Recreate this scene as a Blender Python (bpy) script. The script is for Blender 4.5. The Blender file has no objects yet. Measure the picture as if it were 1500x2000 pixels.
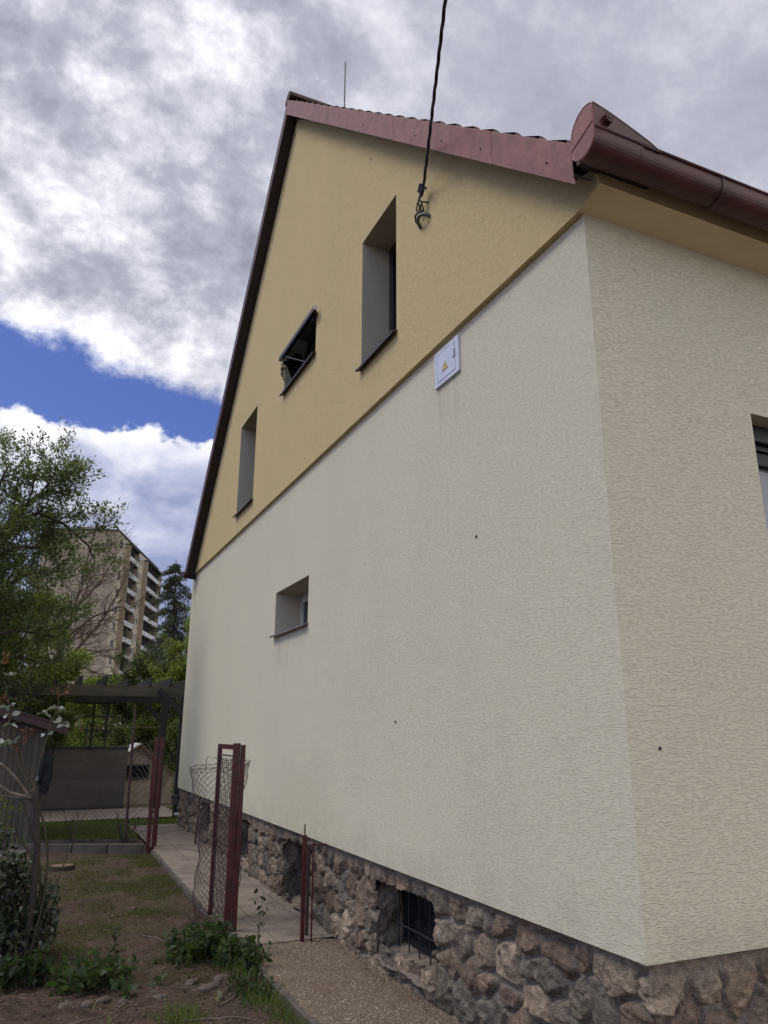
import bpy, math, random
import numpy as np
from mathutils import Vector, Matrix
random.seed(7)
RG = np.random.default_rng(11)
S = bpy.context.scene
COL = S.collection

# ---------------------------------------------------------------- camera
CAM = (-2.5993, -2.9279, 1.6)
YAW, PITCH, ROLL = 0.424839, 0.283236, 0.002275
f_ = Vector((math.sin(YAW)*math.cos(PITCH), math.cos(YAW)*math.cos(PITCH), math.sin(PITCH)))
r_ = Vector((math.cos(YAW), -math.sin(YAW), 0)); u_ = r_.cross(f_)
r2 = r_*math.cos(ROLL)+u_*math.sin(ROLL); u2 = -r_*math.sin(ROLL)+u_*math.cos(ROLL)
cd = bpy.data.cameras.new('camera'); cam = bpy.data.objects.new('camera', cd); COL.objects.link(cam)
cam.matrix_world = Matrix(((r2.x, u2.x, -f_.x, CAM[0]), (r2.y, u2.y, -f_.y, CAM[1]), (r2.z, u2.z, -f_.z, CAM[2]), (0, 0, 0, 1)))
cd.sensor_fit = 'VERTICAL'; cd.sensor_height = 24; cd.sensor_width = 18
cd.lens = 24*1472.63/2000; cd.clip_start = .05; cd.clip_end = 3000
S.camera = cam

# ---------------------------------------------------------------- light
SUN_EL, SUN_AZ, SUN_S = 57, -72, 1.25          # azimuth from +Y towards +X, degrees
ld = bpy.data.lights.new('sun', 'SUN'); ld.energy = SUN_S; ld.angle = math.radians(22); ld.color = (1, .95, .87)
lo = bpy.data.objects.new('sun', ld); COL.objects.link(lo)
e, a = math.radians(SUN_EL), math.radians(SUN_AZ)
sd = Vector((math.sin(a)*math.cos(e), math.cos(a)*math.cos(e), math.sin(e)))
lo.rotation_euler = sd.to_track_quat('Z', 'Y').to_euler(); lo.location = sd*40
S.view_settings.view_transform = 'Standard'; S.view_settings.look = 'None'
S.view_settings.exposure = 0.36; S.view_settings.gamma = 1

# ---------------------------------------------------------------- node helper
class NT:
    def __init__(s, tree): s.t = tree; s.n = tree.nodes; s.l = tree.links
    def node(s, typ, **kw):
        n = s.n.new(typ)
        for k, v in kw.items(): setattr(n, k, v)
        return n
    def put(s, sock, v):
        if isinstance(v, bpy.types.NodeSocket): s.l.new(v, sock)
        elif isinstance(v, (tuple, list)) and sock.type == 'RGBA' and len(v) == 3: sock.default_value = (*v, 1)
        else: sock.default_value = v
    def m(s, op, a, b=None, c=None, clamp=False):
        n = s.node('ShaderNodeMath', operation=op, use_clamp=clamp)
        s.put(n.inputs[0], a)
        if b is not None: s.put(n.inputs[1], b)
        if c is not None: s.put(n.inputs[2], c)
        return n.outputs[0]
    def mr(s, v, a, b, c=0., d=1., smooth=True):
        n = s.node('ShaderNodeMapRange', interpolation_type='SMOOTHSTEP' if smooth else 'LINEAR')
        s.put(n.inputs[0], v)
        for i, q in enumerate((a, b, c, d)): s.put(n.inputs[i+1], q)
        return n.outputs[0]
    def mix(s, f, a, b, mode='MIX'):
        n = s.node('ShaderNodeMix', data_type='RGBA', blend_type=mode)
        s.put(n.inputs[0], f); s.put(n.inputs[6], a); s.put(n.inputs[7], b)
        return n.outputs[2]
    def noise(s, vec, scale, detail=4, rough=.55, dist=0., out=0, lac=2.):
        n = s.node('ShaderNodeTexNoise'); s.put(n.inputs['Vector'], vec)
        for k, q in (('Scale', scale), ('Detail', detail), ('Roughness', rough), ('Distortion', dist), ('Lacunarity', lac)): s.put(n.inputs[k], q)
        return n.outputs[out]
    def voro(s, vec, scale, feature='F1', rnd=1., out=0):
        n = s.node('ShaderNodeTexVoronoi', feature=feature); s.put(n.inputs['Vector'], vec); s.put(n.inputs['Scale'], scale); s.put(n.inputs['Randomness'], rnd)
        return n.outputs[out]
    def mapping(s, vec, scale=(1, 1, 1), loc=(0, 0, 0), rot=(0, 0, 0)):
        n = s.node('ShaderNodeMapping'); s.put(n.inputs[0], vec); n.inputs[1].default_value = loc; n.inputs[2].default_value = rot; n.inputs[3].default_value = scale
        return n.outputs[0]
    def bump(s, h, strength=.5, dist=.01, nrm=None):
        n = s.node('ShaderNodeBump'); s.put(n.inputs['Height'], h); n.inputs['Strength'].default_value = strength; n.inputs['Distance'].default_value = dist
        if nrm: s.l.new(nrm, n.inputs['Normal'])
        return n.outputs[0]

# ---------------------------------------------------------------- sky
W = bpy.data.worlds.new('World'); S.world = W; W.use_nodes = True
w = NT(W.node_tree); w.n.clear()
sky = w.node('ShaderNodeTexSky', sky_type='NISHITA'); sky.sun_disc = False
sky.sun_elevation = e; sky.sun_rotation = a; sky.air_density = 1.0; sky.dust_density = .6; sky.ozone_density = 2.
vec = w.node('ShaderNodeTexCoord').outputs['Generated']
sp = w.node('ShaderNodeSeparateXYZ'); w.l.new(vec, sp.inputs[0]); X, Y, Z = sp.outputs
hh = w.m('SQRT', w.m('ADD', w.m('MULTIPLY', X, X), w.m('MULTIPLY', Y, Y)))
el = w.m('DIVIDE', Z, w.m('MAXIMUM', hh, .02))
az = w.m('ARCTAN2', X, Y)
zz = w.m('ADD', w.m('MAXIMUM', Z, .0), .42)
cp = w.node('ShaderNodeCombineXYZ'); w.put(cp.inputs[0], w.m('DIVIDE', X, zz)); w.put(cp.inputs[1], w.m('DIVIDE', Y, zz))
P = cp.outputs[0]
dv = w.mapping(vec, (1, 1, 1.35))
ne = w.noise(dv, 7, 9, .62)              # ragged edge noise on the direction sphere
ne2 = w.noise(dv, 16, 7, .6)
azc = w.m('MINIMUM', az, .45)
half = w.m('MAXIMUM', w.m('SUBTRACT', .058, w.m('MULTIPLY', azc, .14)), -.2)
cen = w.m('SUBTRACT', .449, w.m('MULTIPLY', az, .13))
eu = w.m('ADD', cen, half); elw = w.m('SUBTRACT', w.m('SUBTRACT', cen, half), .004)
du = w.m('ADD', w.m('DIVIDE', w.m('SUBTRACT', el, eu), .05), w.m('MULTIPLY', w.m('SUBTRACT', ne, .5), 4.2))
au = w.mr(du, -.35, .5)
dl = w.m('ADD', w.m('DIVIDE', w.m('SUBTRACT', elw, el), .035), w.m('MULTIPLY', w.m('SUBTRACT', ne2, .5), 3.0))
al = w.mr(dl, -.1, .3)
# light of the upper deck: bright thin veins, grey thick bellies
c1 = w.noise(P, 4.6, 12, .56, .12); c2 = w.noise(w.mapping(P, loc=(3.1, 1.7, 0)), 13, 9, .66, .1)
cb = w.m('ADD', w.m('MULTIPLY', c1, .62), w.m('MULTIPLY', c2, .38))
left = w.mr(az, .62, .12)               # contrast fades to an even veil on the right
gain = w.m('ADD', .42, w.m('MULTIPLY', left, .72))
k = w.m('ADD', w.m('MULTIPLY', w.m('MULTIPLY', w.m('SUBTRACT', cb, .475), 4.3), gain), w.m('ADD', .30, w.m('MULTIPLY', left, .10)), clamp=False)
edge = w.mr(du, 2.6, .1)                # sunlit thin rim near the gap
k = w.m('ADD', k, w.m('MULTIPLY', edge, .30), clamp=True)
k = w.m('MULTIPLY', k, 1., clamp=True)
rampU = w.node('ShaderNodeValToRGB'); w.l.new(k, rampU.inputs[0])
cr = rampU.color_ramp; cr.elements[0].position = 0; cr.elements[0].color = (2.55, 2.65, 3.25, 1)
cr.elements[1].position = 1; cr.elements[1].color = (9.3, 9.3, 9.6, 1)
q = cr.elements.new(.38); q.color = (3.9, 3.95, 4.7, 1)
q = cr.elements.new(.68); q.color = (6.1, 6.15, 6.8, 1)
# lower cumulus
lt = w.m('DIVIDE', w.m('SUBTRACT', elw, el), .11)
pb = w.noise(w.mapping(dv, (1, 1, 1.2), (.3, .2, .1)), 9, 7, .55, .3)
kl = w.m('ADD', w.m('SUBTRACT', .80, w.m('MULTIPLY', lt, .62)), w.m('MULTIPLY', w.m('SUBTRACT', pb, .5), 2.6), clamp=True)
rampL = w.node('ShaderNodeValToRGB'); w.l.new(kl, rampL.inputs[0])
cr = rampL.color_ramp; cr.elements[0].position = 0; cr.elements[0].color = (2.5, 2.9, 4.6, 1)
cr.elements[1].position = 1; cr.elements[1].color = (8.6, 8.6, 8.9, 1)
q = cr.elements.new(.45); q.color = (4.4, 4.7, 6.1, 1)
skyc = w.mix(1., sky.outputs[0], (.52, .56, .92), 'MULTIPLY')
col = w.mix(al, skyc, rampL.outputs[0]); col = w.mix(au, col, rampU.outputs[0])
col = w.mix(1., col, w.mix(w.mr(Y, .25, -.55), (1., 1., 1.), (2.6, 2.42, 1.98)), 'MULTIPLY')      # unseen sky behind the viewer, brightened and warm tinted as added fill
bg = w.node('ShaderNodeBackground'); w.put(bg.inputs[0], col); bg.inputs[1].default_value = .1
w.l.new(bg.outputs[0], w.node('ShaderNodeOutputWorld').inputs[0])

# ---------------------------------------------------------------- materials
def newmat(name):
    m = bpy.data.materials.new(name); m.use_nodes = True; t = NT(m.node_tree)
    bs = t.n['Principled BSDF']; return m, t, bs
def simple(name, c1, c2=None, scale=6, rough=.7, bump=0., bscale=60, bdist=.003, metal=0., detail=5, stretch=(1, 1, 1), spec=.5, th=(.35, .65)):
    m, t, bs = newmat(name)
    co = t.mapping(t.node('ShaderNodeTexCoord').outputs['Object'], stretch)
    if c2: t.put(bs.inputs['Base Color'], t.mix(t.mr(t.noise(co, scale, detail, .6), *th), c1, c2))
    else: t.put(bs.inputs['Base Color'], c1)
    bs.inputs['Roughness'].default_value = rough; bs.inputs['Metallic'].default_value = metal; bs.inputs['Specular IOR Level'].default_value = spec
    if bump: t.put(bs.inputs['Normal'], t.bump(t.noise(co, bscale, 5, .6), bump, bdist))
    return m
def stucco(name, base, dirt, fine=1., bs_=1., stains=()):
    m, t, bs = newmat(name)
    co = t.node('ShaderNodeTexCoord').outputs['Object']
    # combed scratches: short wavy horizontal grooves about 1.5 cm apart, dragged by the aggregate
    sz_ = t.node('ShaderNodeSeparateXYZ'); t.l.new(co, sz_.inputs[0])
    ph = t.m('ADD', t.m('MULTIPLY', sz_.outputs[2], 560*fine), t.m('ADD', t.m('MULTIPLY', t.noise(t.mapping(co, (1, 1, 1.3)), 10*fine, 2, .5), 24.), t.m('MULTIPLY', t.noise(t.mapping(co, (1, 1, 1.4)), 42*fine, 2, .5), 7.5)))
    line = t.mr(t.m('SINE', ph), .35, .92)
    brk = t.mr(t.noise(t.mapping(co, (1, 1, 2.4), (3, 1, 4)), 30*fine, 2, .5), .44, .56)
    cut = t.m('MULTIPLY', line, brk)
    groove = t.m('SUBTRACT', 1., cut)
    grain = t.noise(t.mapping(co, (1, 1, 1.8)), 150*fine, 3, .65)
    h = t.m('ADD', t.m('MULTIPLY', groove, .6), t.m('MULTIPLY', grain, .8))
    big = t.noise(t.mapping(co, (1, 1, .6)), 1.1, 6, .65)
    blot = t.noise(co, 3.3, 5, .6)
    c = t.mix(t.mr(big, .36, .70), base, tuple(x*y for x, y in zip(base, (.955, .96, .965))))
    c = t.mix(t.mr(blot, .5, .8, 0, .14), c, dirt)
    if stains:      # rain marks run down below each sill and splash dirt above the plinth (y0, y1, z0, z1)
        sp_ = t.node('ShaderNodeSeparateXYZ'); t.l.new(co, sp_.inputs[0])
        run = t.mr(t.noise(t.mapping(co, (1, 1, .07)), 13, 4, .65), .42, .68)
        for (y0_, y1_, z0_, z1_) in stains:
            ym = t.m('MULTIPLY', t.mr(sp_.outputs[1], y0_-.03, y0_+.05), t.mr(sp_.outputs[1], y1_+.03, y1_-.05))
            zm = t.mr(sp_.outputs[2], z0_+.12, z1_+.12) if y0_ > -1 else t.mr(sp_.outputs[2], z1_+.12, z0_+.12)
            zc = t.m('LESS_THAN', sp_.outputs[2], z1_+.14)
            f_ = t.m('MULTIPLY', t.m('MULTIPLY', ym, zm), t.m('MULTIPLY', zc, run if y0_ > -1 else t.mr(blot, .35, .65)))
            c = t.mix(t.m('MULTIPLY', f_, .42 if y0_ > -1 else .3), c, tuple(x*.62 for x in dirt))
    c = t.mix(t.m('MULTIPLY', t.m('MULTIPLY', cut, t.mr(t.noise(co, 9, 4, .7), .3, .7, .35, 1.)), .27), c, tuple(x*.45 for x in dirt))
    t.put(bs.inputs['Base Color'], c); bs.inputs['Roughness'].default_value = .93; bs.inputs['Specular IOR Level'].default_value = .2
    t.put(bs.inputs['Normal'], t.bump(h, 1.*bs_, .0062))
    return m
M = {}
M['cream'] = stucco('cream stucco', (.735, .685, .51), (.62, .585, .425), stains=((4.86, 6.0, 2.05, 2.80), (1.5, 1.8, 3.3, 4.3), (-1, 13, .60, .95)))
M['yellow'] = stucco('yellow stucco', (.665, .525, .27), (.57, .44, .225), stains=((2.5, 3.25, 4.62, 5.1), (7.36, 8.28, 4.55, 4.9), (4.75, 5.9, 5.4, 5.98)))
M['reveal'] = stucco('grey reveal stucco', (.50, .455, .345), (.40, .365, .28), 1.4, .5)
M['eaves'] = simple('yellow eaves render', (.82, .72, .48), (.76, .66, .43), 3, .93, .7, 90, .004, spec=.2)
M['redmetal'] = simple('oxide red sheet metal', (.088, .021, .018), (.054, .014, .013), 4, .52, .3, 6, .01)  # darker copy of one red metal, its lower light put into the colour
M['litmetal'] = simple('lit oxide red sheet metal', (.275, .098, .078), (.19, .066, .053), 3.0, .5, .25, 4, .008, stretch=(1, 3, 3))  # same red metal, lighter: brighter light on these faces painted into the colour
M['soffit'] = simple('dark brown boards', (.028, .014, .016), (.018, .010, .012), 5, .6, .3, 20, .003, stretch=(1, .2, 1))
M['tile'] = simple('weathered roof tile', (.10, .055, .042), (.055, .04, .035), 8, .85, .6, 50, .004)
M['brownframe'] = simple('dark brown window frame', (.016, .008, .012), None, rough=.35)
M['paleframe'] = simple('pale window frame', (.50, .49, .45), (.42, .41, .38), 5, .4)
M['sill'] = simple('dark brown sill metal', (.035, .026, .026), (.05, .038, .036), 9, .35)
M['sillgrey'] = simple('weathered grey sill metal', (.22, .19, .18), (.14, .12, .115), 12, .4)
M['whitecap'] = simple('white plastic cap', (.6, .6, .6), None, rough=.5)
M['cabinet'] = simple('pale grey plastic', (.62, .66, .74), (.57, .61, .69), 5, .42)
M['black'] = simple('black rubber', (.012, .012, .016), None, rough=.55)
M['greypipe'] = simple('grey plastic pipe', (.10, .105, .10), None, rough=.5)
M['yellowsign'] = simple('yellow sign', (.72, .50, .06), None, rough=.4)
M['blackink'] = simple('black ink', (.02, .018, .012), None, rough=.6)
M['redpaint'] = simple('old red brown paint', (.085, .013, .012), (.048, .011, .010), 9, .45, .35, 40, .002)
M['rust'] = simple('rusty steel', (.075, .035, .026), (.045, .028, .024), 14, .75, .5, 60, .002)
M['wire'] = simple('rusty wire', (.045, .026, .022), (.08, .05, .042), 25, .6, metal=.3)
M['pergola'] = simple('dark stained timber', (.020, .017, .013), (.036, .031, .022), 5, .7, .5, 30, .004, stretch=(1, 1, .2))
M['beam'] = simple('mossy weathered timber', (.060, .056, .034), (.12, .105, .066), 3, .8, .5, 30, .004, stretch=(.4, 1, 2))
M['shedroof'] = simple('shed roof red brown', (.060, .020, .018), (.035, .014, .013), 4, .55, .3, 20, .004)
M['jacket'] = simple('dark blue denim', (.010, .011, .016), (.022, .025, .034), 9, .9, .4, 90, .002)
M['bark'] = simple('bark', (.035, .028, .022), (.06, .048, .036), 12, .9, .7, 40, .01, stretch=(1, 1, .3))
M['twigwood'] = simple('brown twigs', (.16, .105, .078), (.10, .068, .052), 6, .9)
M['greenstem'] = simple('green cane', (.055, .06, .030), (.085, .06, .038), 9, .7)
M['palestem'] = simple('pale dry cane', (.20, .155, .115), (.12, .09, .07), 9, .7)
M['kerb'] = simple('weathered concrete kerb', (.115, .095, .075), (.060, .053, .040), 5, .95, .6, 70, .004)
M['pebble'] = simple('dusty field stone', (.105, .080, .062), (.052, .040, .032), 16, .9, .5, 30, .006)
M['hutwall'] = simple('pale hut render', (.36, .30, .225), (.29, .235, .18), 4, .9, .2, 60)
M['hutroof'] = simple('pale corrugated roof', (.52, .54, .56), (.34, .36, .38), 9, .5)
M['terracotta'] = simple('terracotta', (.22, .06, .04), None, rough=.8)
M['dimtone'] = simple('dim interior tone', (.17, .15, .12), (.12, .105, .085), 5, .8)  # shade of the room behind the open sash, put into the panel colour
M['steel'] = simple('dull zinc', (.22, .22, .22), None, rough=.45, metal=.4)
M['glass'] = simple('window glass', (.012, .014, .018), None, rough=.06, spec=.9)
M['skyglass'] = simple('curtain and sky toned glass', (.30, .31, .35), (.22, .23, .27), 1.5, .12, stretch=(3, 1, .5))  # grey-blue of curtain and sky reflection put into the base colour
M['stumpwood'] = simple('cut wood', (.20, .125, .07), (.13, .08, .05), 9, .9)
M['aptgable'] = simple('brown concrete panel', (.32, .255, .19), (.28, .225, .165), .25, .95)
def panelmat():
    m, t, bs = newmat('tower end wall panels')
    co = t.node('ShaderNodeTexCoord').outputs['Object']
    s_ = t.node('ShaderNodeSeparateXYZ'); t.l.new(co, s_.inputs[0])
    cx = t.node('ShaderNodeCombineXYZ'); t.l.new(s_.outputs[0], cx.inputs[0]); t.l.new(s_.outputs[2], cx.inputs[1])
    b = t.node('ShaderNodeTexBrick'); t.l.new(cx.outputs[0], b.inputs['Vector']); b.offset = 0
    for k_, q_ in (('Scale', 1), ('Mortar Size', .045), ('Mortar Smooth', .3), ('Brick Width', 3.6), ('Row Height', 2.68), ('Bias', 0)): b.inputs[k_].default_value = q_
    b.inputs['Color1'].default_value = (.34, .275, .205, 1); b.inputs['Color2'].default_value = (.37, .30, .225, 1); b.inputs['Mortar'].default_value = (.24, .18, .13, 1)
    n = t.noise(t.mapping(co, (1, 1, .15)), .5, 5, .65)
    t.put(bs.inputs['Base Color'], t.mix(t.mr(n, .4, .75, 0, .4), b.outputs[0], (.24, .18, .13))); bs.inputs['Roughness'].default_value = .95
    return m
M['aptend'] = panelmat()
M['aptfront'] = simple('beige concrete panel', (.50, .43, .33), (.45, .385, .295), .2, .95)
M['aptdark'] = simple('loggia inside', (.05, .042, .04), (.03, .028, .028), .3, .9)  # near-black tone paints the shade of the loggia recesses into their surfaces
M['aptwhite'] = simple('white balcony panel', (.62, .63, .66), (.52, .53, .56), .5, .6)
M['mortar'] = simple('sill mortar', (.19, .15, .115), (.125, .10, .08), 9, .95, .8, 45, .012)
M['litter'] = simple('dry leaves', (.13, .105, .075), (.065, .045, .032), 15, .9)

def attrmat(name, rough=.85, bump=.5, bscale=70, bdist=.004, var=.35):
    m, t, bs = newmat(name)
    co = t.node('ShaderNodeTexCoord').outputs['Object']
    at = t.node('ShaderNodeAttribute', attribute_name='col').outputs['Color']
    n = t.m('ADD', t.m('MULTIPLY', t.noise(co, 22, 6, .65), .5), t.m('MULTIPLY', t.noise(t.mapping(co, (1, 1, 2.2)), 75, 5, .7), .5))
    c = t.mix(1., at, t.mix(t.mr(n, .3, .7), (1-var,)*3, (1+var,)*3), 'MULTIPLY')
    t.put(bs.inputs['Base Color'], c); bs.inputs['Roughness'].default_value = rough; bs.inputs['Specular IOR Level'].default_value = .25
    t.put(bs.inputs['Normal'], t.bump(t.m('ADD', t.noise(co, bscale, 6, .65), t.m('MULTIPLY', t.noise(t.mapping(co, (1, 1, 2)), 16, 4, .6), 1.5)), bump, bdist))
    return m
M['stone'] = attrmat('field stone masonry', .85, 1., 90, .012, .55)
def leafmat(name, trans=.35, rough=.5, spec=.35):
    m, t, bs = newmat(name)
    at = t.node('ShaderNodeAttribute', attribute_name='col').outputs['Color']
    t.put(bs.inputs['Base Color'], at); bs.inputs['Roughness'].default_value = rough; bs.inputs['Specular IOR Level'].default_value = spec
    tr = t.node('ShaderNodeBsdfTranslucent'); t.put(tr.inputs[0], t.mix(1., at, (1.3, 1.35, .7), 'MULTIPLY'))
    mx = t.node('ShaderNodeMixShader'); mx.inputs[0].default_value = trans
    t.l.new(bs.outputs[0], mx.inputs[1]); t.l.new(tr.outputs[0], mx.inputs[2]); t.l.new(mx.outputs[0], t.n['Material Output'].inputs[0])
    return m
M['leaf'] = leafmat('leaf', .52); M['glossleaf'] = leafmat('glossy leaf', .15, .28, .7)

def wood_boards(name, c1, c2, pitch=.085, axis=0):
    m, t, bs = newmat(name)
    co = t.node('ShaderNodeTexCoord').outputs['Object']
    s = t.node('ShaderNodeSeparateXYZ'); t.l.new(co, s.inputs[0])
    v = t.m('DIVIDE', t.m('ADD', s.outputs[0], s.outputs[1]), pitch)
    fr = t.m('FRACT', v); idn = t.m('FLOOR', v)
    wn = t.node('ShaderNodeTexWhiteNoise', noise_dimensions='1D'); t.l.new(idn, wn.inputs['W'])
    g = t.noise(t.mapping(co, (1, 1, .08)), 60, 4, .6)
    c = t.mix(wn.outputs[0], c1, c2); c = t.mix(t.mr(g, .35, .7, 0, .6), c, tuple(x*.45 for x in c1))
    gap = t.mr(t.m('ABSOLUTE', t.m('SUBTRACT', fr, .5)), .44, .49)
    c = t.mix(gap, c, (.008, .007, .006))
    t.put(bs.inputs['Base Color'], c); bs.inputs['Roughness'].default_value = .85
    t.put(bs.inputs['Normal'], t.bump(t.m('ADD', t.m('MULTIPLY', gap, -2.), g), .7, .006))
    return m
M['boards'] = wood_boards('old grey boards', (.085, .072, .057), (.14, .118, .094))

def blockmat():
    m, t, bs = newmat('grey split face blocks')
    co = t.node('ShaderNodeTexCoord').outputs['Object']
    s = t.node('ShaderNodeSeparateXYZ'); t.l.new(co, s.inputs[0])
    cx = t.node('ShaderNodeCombineXYZ'); t.l.new(s.outputs[0], cx.inputs[0]); t.l.new(s.outputs[2], cx.inputs[1])
    b = t.node('ShaderNodeTexBrick'); t.l.new(cx.outputs[0], b.inputs['Vector']); b.offset = .5
    for k_, q_ in (('Scale', 1), ('Mortar Size', .006), ('Mortar Smooth', .3), ('Brick Width', .45), ('Row Height', .2), ('Bias', 0)): b.inputs[k_].default_value = q_
    b.inputs['Color1'].default_value = (.11, .10, .082, 1); b.inputs['Color2'].default_value = (.155, .142, .115, 1); b.inputs['Mortar'].default_value = (.20, .18, .145, 1)
    n = t.noise(co, 14, 6, .7)
    t.put(bs.inputs['Base Color'], t.mix(t.mr(n, .35, .7, 0, .5), b.outputs[0], (.085, .078, .064)))
    bs.inputs['Roughness'].default_value = .95
    t.put(bs.inputs['Normal'], t.bump(t.m('ADD', t.m('MULTIPLY', b.outputs['Fac'], -1.5), t.noise(co, 30, 6, .7)), 1., .02))
    return m
M['blocks'] = blockmat()

def groundmat():
    m, t, bs = newmat('yard soil')
    co = t.node('ShaderNodeTexCoord').outputs['Object']
    big = t.noise(co, 1.3, 6, .65); mid = t.noise(co, 7, 6, .65); fine = t.noise(co, 60, 5, .7)
    soil = t.mix(t.mr(mid, .35, .7), (.110, .075, .058), (.052, .036, .029))
    s = t.node('ShaderNodeSeparateXYZ'); t.l.new(co, s.inputs[0])
    near = t.mr(s.outputs[1], 3.0, 4.2)     # the bare strip by the camera is real: no moss grows on it
    moss = t.m('MULTIPLY', t.mr(t.m('ADD', t.m('MULTIPLY', big, .6), t.m('MULTIPLY', mid, .4)), .44, .62), t.m('ADD', .25, t.m('MULTIPLY', near, .75)))
    c = t.mix(t.m('MULTIPLY', moss, t.mr(fine, .3, .6)), soil, (.080, .078, .034))
    c = t.mix(t.mr(t.noise(co, 150, 3, .6), .62, .70), c, (.20, .15, .115))
    far = t.mr(s.outputs[1], 16., 22.)
    c = t.mix(far, c, (.05, .07, .025))
    t.put(bs.inputs['Base Color'], c); bs.inputs['Roughness'].default_value = .97; bs.inputs['Specular IOR Level'].default_value = .1
    t.put(bs.inputs['Normal'], t.bump(t.m('ADD', fine, t.m('MULTIPLY', t.noise(co, 22, 4, .6), 1.5)), .9, .02))
    return m
M['ground'] = groundmat()
def gravelmat():
    m, t, bs = newmat('exposed aggregate')
    co = t.node('ShaderNodeTexCoord').outputs['Object']
    v = t.node('ShaderNodeTexVoronoi'); t.l.new(co, v.inputs['Vector']); v.inputs['Scale'].default_value = 95
    sh = t.node('ShaderNodeSeparateColor'); t.l.new(v.outputs['Color'], sh.inputs[0])
    peb = t.mix(sh.outputs[0], (.115, .080, .052), (.30, .225, .15))
    peb = t.mix(t.m('GREATER_THAN', sh.outputs[1], .88), peb, (.50, .42, .32))
    c = t.mix(t.mr(v.outputs['Distance'], .42, .62), peb, (.10, .072, .050))
    c = t.mix(t.mr(t.noise(co, 3, 5, .6), .45, .75, 0, .55), c, (.11, .066, .042))
    t.put(bs.inputs['Base Color'], c); bs.inputs['Roughness'].default_value = .9
    t.put(bs.inputs['Normal'], t.bump(t.m('SUBTRACT', 1., v.outputs['Distance']), .9, .008))
    return m
M['gravel'] = gravelmat()
def slabmat(name, c1, c2, sx, sy, ox=0, oy=0):
    m, t, bs = newmat(name)
    co = t.node('ShaderNodeTexCoord').outputs['Object']
    s = t.node('ShaderNodeSeparateXYZ'); t.l.new(co, s.inputs[0])
    wob = t.m('MULTIPLY', t.m('SUBTRACT', t.noise(co, 9, 3, .6), .5), .04)
    fx = t.m('FRACT', t.m('ADD', t.m('DIVIDE', s.outputs[0], sx), t.m('ADD', wob, ox))); fy = t.m('FRACT', t.m('ADD', t.m('DIVIDE', s.outputs[1], sy), t.m('ADD', wob, oy)))
    g = t.m('MAXIMUM', t.mr(t.m('ABSOLUTE', t.m('SUBTRACT', fx, .5)), .480, .494), t.mr(t.m('ABSOLUTE', t.m('SUBTRACT', fy, .5)), .478, .494))
    n = t.noise(co, 4, 6, .65)
    c = t.mix(t.mr(n, .35, .7), c1, c2); c = t.mix(t.mr(t.noise(co, 60, 4, .7), .5, .75, 0, .5), c, tuple(x*.5 for x in c1))
    c = t.mix(t.m('MULTIPLY', g, .28), c, (.07, .055, .042))
    t.put(bs.inputs['Base Color'], c); bs.inputs['Roughness'].default_value = .93
    t.put(bs.inputs['Normal'], t.bump(t.m('ADD', t.m('MULTIPLY', g, -2.), t.noise(co, 80, 4, .6)), .6, .006))
    return m
M['slabs'] = slabmat('path slabs', (.245, .20, .158), (.15, .12, .094), .42, .5, .1, .3)
M['terrace'] = slabmat('terrace slabs', (.29, .235, .185), (.22, .18, .145), .5, .5)

# ---------------------------------------------------------------- mesh helpers
ORG = {}
def tag(o, label=None, cat=None, group=None, kind=None):
    for k_, v_ in (('label', label), ('category', cat), ('group', group), ('kind', kind)):
        if v_: o[k_] = v_
    return o
def thing(name, loc, label, cat, group=None):
    o = bpy.data.objects.new(name, None); COL.objects.link(o); o.location = loc; o.empty_display_size = .2
    ORG[o.name] = Vector(loc); return tag(o, label, cat, group)
def mkobj(name, verts, faces, mat, parent=None, smooth=False, cols=None, origin=None):
    me = bpy.data.meshes.new(name)
    org = ORG[parent.name] if parent else (Vector(origin) if origin is not None else Vector((0, 0, 0)))
    V = np.asarray(verts, dtype=np.float64).reshape(-1, 3) - np.array(org)
    if isinstance(faces, np.ndarray):
        nf, k_ = faces.shape
        me.vertices.add(len(V)); me.vertices.foreach_set('co', V.astype(np.float32).ravel())
        me.loops.add(nf*k_); me.loops.foreach_set('vertex_index', faces.astype(np.int32).ravel())
        me.polygons.add(nf); me.polygons.foreach_set('loop_start', np.arange(0, nf*k_, k_, dtype=np.int32))
        me.update(calc_edges=True)
    else:
        me.from_pydata([tuple(v) for v in V], [], faces)
    if cols is not None:
        at = me.color_attributes.new('col', 'FLOAT_COLOR', 'POINT')
        c4 = np.ones((len(V), 4), dtype=np.float32); c4[:, :3] = cols; at.data.foreach_set('color', c4.ravel())
    me.materials.append(mat)
    if smooth: me.polygons.foreach_set('use_smooth', [True]*len(me.polygons))
    o = bpy.data.objects.new(name, me); COL.objects.link(o)
    if parent: o.parent = parent
    elif origin is not None: o.location = org
    ORG[o.name] = org if not parent else org
    return o
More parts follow.
